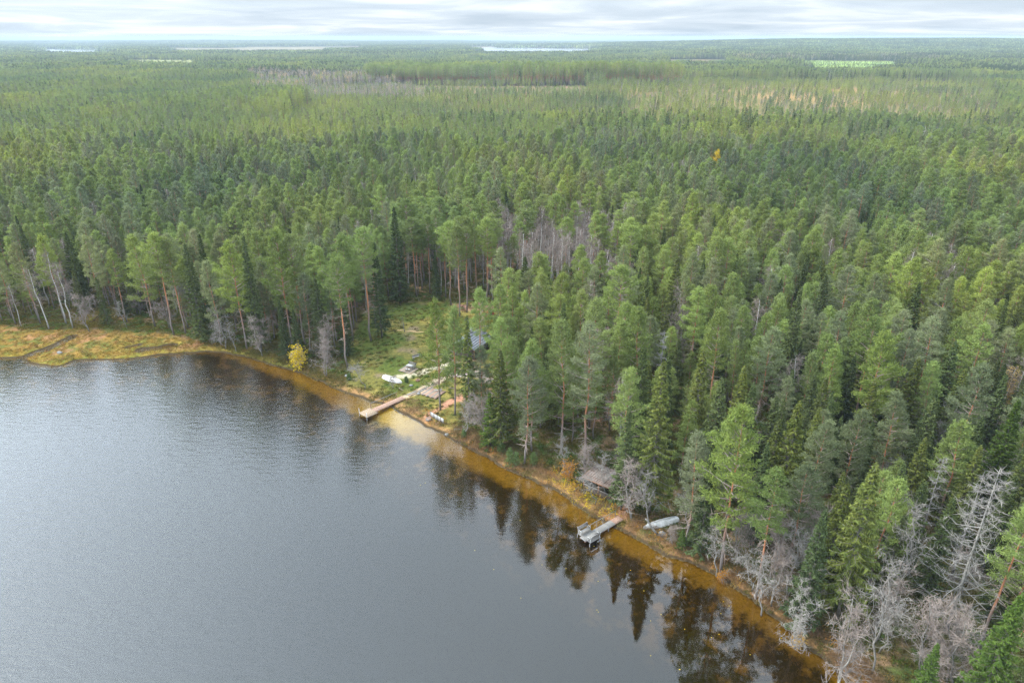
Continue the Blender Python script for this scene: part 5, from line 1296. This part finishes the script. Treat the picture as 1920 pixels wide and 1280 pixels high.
# --- gable cabin
def planks_wall(e, L, hgt_, c, rz, key, step=0.19, nm='wall_board'):
    n = int(hgt_ / step)
    for i in range(n): piece(nm, e, (c[0], c[1], 0.2 + (i + 0.5) * hgt_ / n), (L, 0.08 + 0.012 * (i % 2), hgt_ / n - 0.012), key, rz)
def cabin(x_, y_, z_, rz, Wd, Dp, wh, rh, wall, roofk, label, name='cabin', eave=0.45):
    e = empty(name, (x_, y_, z_), rz, label, 'cabin')
    mb = MB(); mb.box((0, 0, wh / 2 + 0.1), (Wd - 0.14, Dp - 0.14, wh + 0.2)); link('inner_wall', mb.mesh('inner', [W['dark']]), e)
    for sy in (-1, 1): planks_wall(e, Wd, wh, (0, sy * Dp / 2), 0, wall)
    for sx in (-1, 1): planks_wall(e, Dp, wh, (sx * Wd / 2, 0), math.pi / 2, wall)
    for sx in (-1, 1):
        mb = MB(); mb.add([(sx * Wd / 2 - .04, -Dp / 2, wh + .2), (sx * Wd / 2 - .04, Dp / 2, wh + .2), (sx * Wd / 2 - .04, 0, wh + rh), (sx * Wd / 2 + .04, -Dp / 2, wh + .2), (sx * Wd / 2 + .04, Dp / 2, wh + .2), (sx * Wd / 2 + .04, 0, wh + rh)], [(0, 1, 2), (3, 5, 4)])
        mb.add([(sx * Wd / 2 - .04, -Dp / 2, wh + .2), (sx * Wd / 2 + .04, -Dp / 2, wh + .2), (sx * Wd / 2 + .04, 0, wh + rh), (sx * Wd / 2 - .04, 0, wh + rh)], [(0, 1, 2, 3)])
        link('gable', mb.mesh('gable', [W[wall]]), e)
    ang = math.atan2(rh, Dp / 2); sl_ = (Dp / 2 + eave) / math.cos(ang)
    for sy in (-1, 1):
        n = int(sl_ / 0.42)
        for i in range(n):
            t_ = (i + 0.5) / n * (Dp / 2 + eave)
            piece('roof_strip', e, (0, sy * t_, wh + rh + 0.22 - t_ * math.tan(ang) + 0.006 * (n - i)), (Wd + 2 * eave, sl_ / n + 0.05, 0.04), roofk, 0, -sy * (ang - 0.02))
    piece('ridge_cap', e, (0, 0, wh + rh + 0.26), (Wd + 2 * eave, 0.3, 0.05), roofk)
    for sx in (-1, 1):
        for sy in (-1, 1): piece('corner_board', e, (sx * (Wd / 2 + .03), sy * (Dp / 2 + .03), wh / 2 + .2), (0.14, 0.14, wh), 'white' if wall == 'red' else 'brown')
    win = piece('window', e, (-Wd * 0.2, -Dp / 2 - 0.05, wh * 0.6 + .2), (0.9, 0.06, 0.8), 'white')
    mb = MB(); mb.box((0, -0.035, 0), (0.76, 0.03, 0.66)); link('pane', mb.mesh('pane', [W['glass']]), win)
    dr_ = piece('door', e, (Wd * 0.22, -Dp / 2 - 0.06, 1.15), (0.9, 0.06, 1.9), 'grey'); piece('handle', dr_, (0.35, -0.05, 0), (0.05, 0.05, 0.14), 'black')
    return e
x_, y_, z_ = P(884, 668)
c1 = cabin(x_, y_ + 2.2, z_, math.radians(62), 6.2, 4.8, 2.2, 1.25, 'dark', 'roof', 'dark cabin with grey felt roof half hidden behind spruces')
piece('chimney', c1, (0.8, 0.5, 4.1), (0.55, 0.55, 1.1), 'stone')
x_, y_, z_ = P(1415, 860)
cabin(x_, y_ + 2.5, z_, math.radians(-20), 4.5, 3.6, 2.1, 1.0, 'brown', 'dark', 'brown hut glimpsed deep among the right shore pines', 'forest_hut')
# red outhouse
x_, y_, z_ = P(918, 595)
e = empty('outhouse', (x_, y_, z_), math.radians(28), 'small red outhouse at the back right of the clearing', 'outhouse')
for sx, sy, L, r0 in ((0, -0.75, 1.5, 0), (0, 0.75, 1.5, 0), (-0.75, 0, 1.5, math.pi / 2), (0.75, 0, 1.5, math.pi / 2)):
    n = 8
    for i in range(n):
        o_ = (i + .5) / n * L - L / 2
        piece('wall_board', e, (sx + o_ * math.cos(r0), sy + o_ * math.sin(r0), 1.2), (L / n - .012, 0.05, 2.1), 'red', r0)
piece('floor', e, (0, 0, 0.1), (1.5, 1.5, 0.12), 'grey'); piece('ceiling', e, (0, 0, 2.22), (1.45, 1.45, 0.05), 'dark')
dr_ = piece('door', e, (-0.15, -0.8, 1.1), (0.75, 0.05, 1.8), 'black'); piece('handle', dr_, (0.28, -0.04, 0), (0.04, 0.05, 0.12), 'grey')
for i in range(6): piece('roof_board', e, (-0.85 + i * 0.34, 0, 2.42), (0.33, 2.1, 0.05), 'brown', 0, 0.14)
# open shelter by the water
A = np.array(P(1152, 938)); 
cx_, cy_ = w2(1135, 897, 2.3); zg = float(height(np.array([cx_]), np.array([cy_]))[0])
e = empty('lakeside_shelter', (cx_, cy_, zg), math.radians(-38), 'low open sided wooden shelter with needle littered flat roof', 'shelter')
LX, LY = 4.6, 3.4
for i in range(14): piece('roof_board', e, (-LX / 2 - 0.2 + (i + .5) * (LX + .4) / 14, 0, 2.35 + 0.012 * math.sin(i * 4)), ((LX + .4) / 14 - 0.008, LY + 0.5, 0.06), 'litter', 0, 0.03)
for sx in (-1, 0, 1):
    for sy in (-1, 1): piece('post', e, (sx * LX / 2, sy * LY / 2, 1.15), (0.12, 0.12, 2.3), 'brown')
for sy in (-1, 1): piece('eave_board', e, (0, sy * (LY / 2 + 0.27), 2.3 + sy * .05), (LX + 0.45, 0.04, 0.14), 'brown')
for sx in (-1, 1): piece('eave_board', e, (sx * (LX / 2 + 0.24), 0, 2.3), (0.04, LY + 0.5, 0.14), 'brown')
for sx, sy, L, r0 in ((0, -LY / 2, LX, 0), (LX / 2, 0, LY, math.pi / 2), (0, LY / 2, LX, 0), (-LX / 2, 0, LY, math.pi / 2)):
    full = sy > 0
    n = 11 if full else 5
    for i in range(n): piece('wall_board', e, (sx, sy, 0.15 + (i + .5) * 0.19), (L - 0.14, 0.05, 0.178), 'dark', r0)
    piece('top_rail', e, (sx * 1.02, sy * 1.02, 0.15 + n * 0.19 + 0.03), (L, 0.1, 0.06), 'grey', r0)
for i in range(8): piece('floor_board', e, (0, -LY / 2 + (i + .5) * LY / 8, 0.1), (LX, LY / 8 - .01, 0.05), 'dark')

# ------------------------------------------------------------------ floating leaves
mb = MB(); n = 90
uu = rg.uniform(560, 1500, n); vv = rg.uniform(780, 1270, n); pts = np.array([atz(a_, b_, 0.006) for a_, b_ in zip(uu, vv)]); s_ = sdist(pts[:, 0], pts[:, 1]); pts = pts[(s_ < -0.5) & (s_ > -18)]
p3 = np.concatenate([pts, np.full((len(pts), 1), 0.008)], 1); ang = rg.uniform(0, 6.28, len(pts))
d = np.stack([np.cos(ang), np.sin(ang), ang * 0], 1) * 0.07; pr = np.stack([-d[:, 1], d[:, 0], d[:, 2]], 1) * 0.6
V = np.stack([p3 - d, p3 + pr, p3 + d, p3 - pr], 1).reshape(-1, 3); mb.add(V, np.arange(len(V)).reshape(-1, 4), 0, 0.5)
tag(link('floating_leaves', mb.mesh('floating_leaves', [M['yellow']])), 'yellow leaves floating on the dark calm water', kind='stuff')

# ------------------------------------------------------------------ haze
hz = MB(); hz.box((0, 17500, 31.0), (54000, 36000, 70.0)); me = hz.mesh('haze', [])
m, t, o = mat('haze'); pv = N(t, 'ShaderNodeVolumePrincipled'); pv.inputs['Color'].default_value = (0.44, 0.535, 0.645, 1); pv.inputs['Density'].default_value = 0.00014; pv.inputs['Anisotropy'].default_value = 0.0
t.links.new(pv.outputs[0], o.inputs['Volume']); me.materials.append(m)
tag(link('haze', me), 'thin pale blue air over the far forest', kind='stuff')
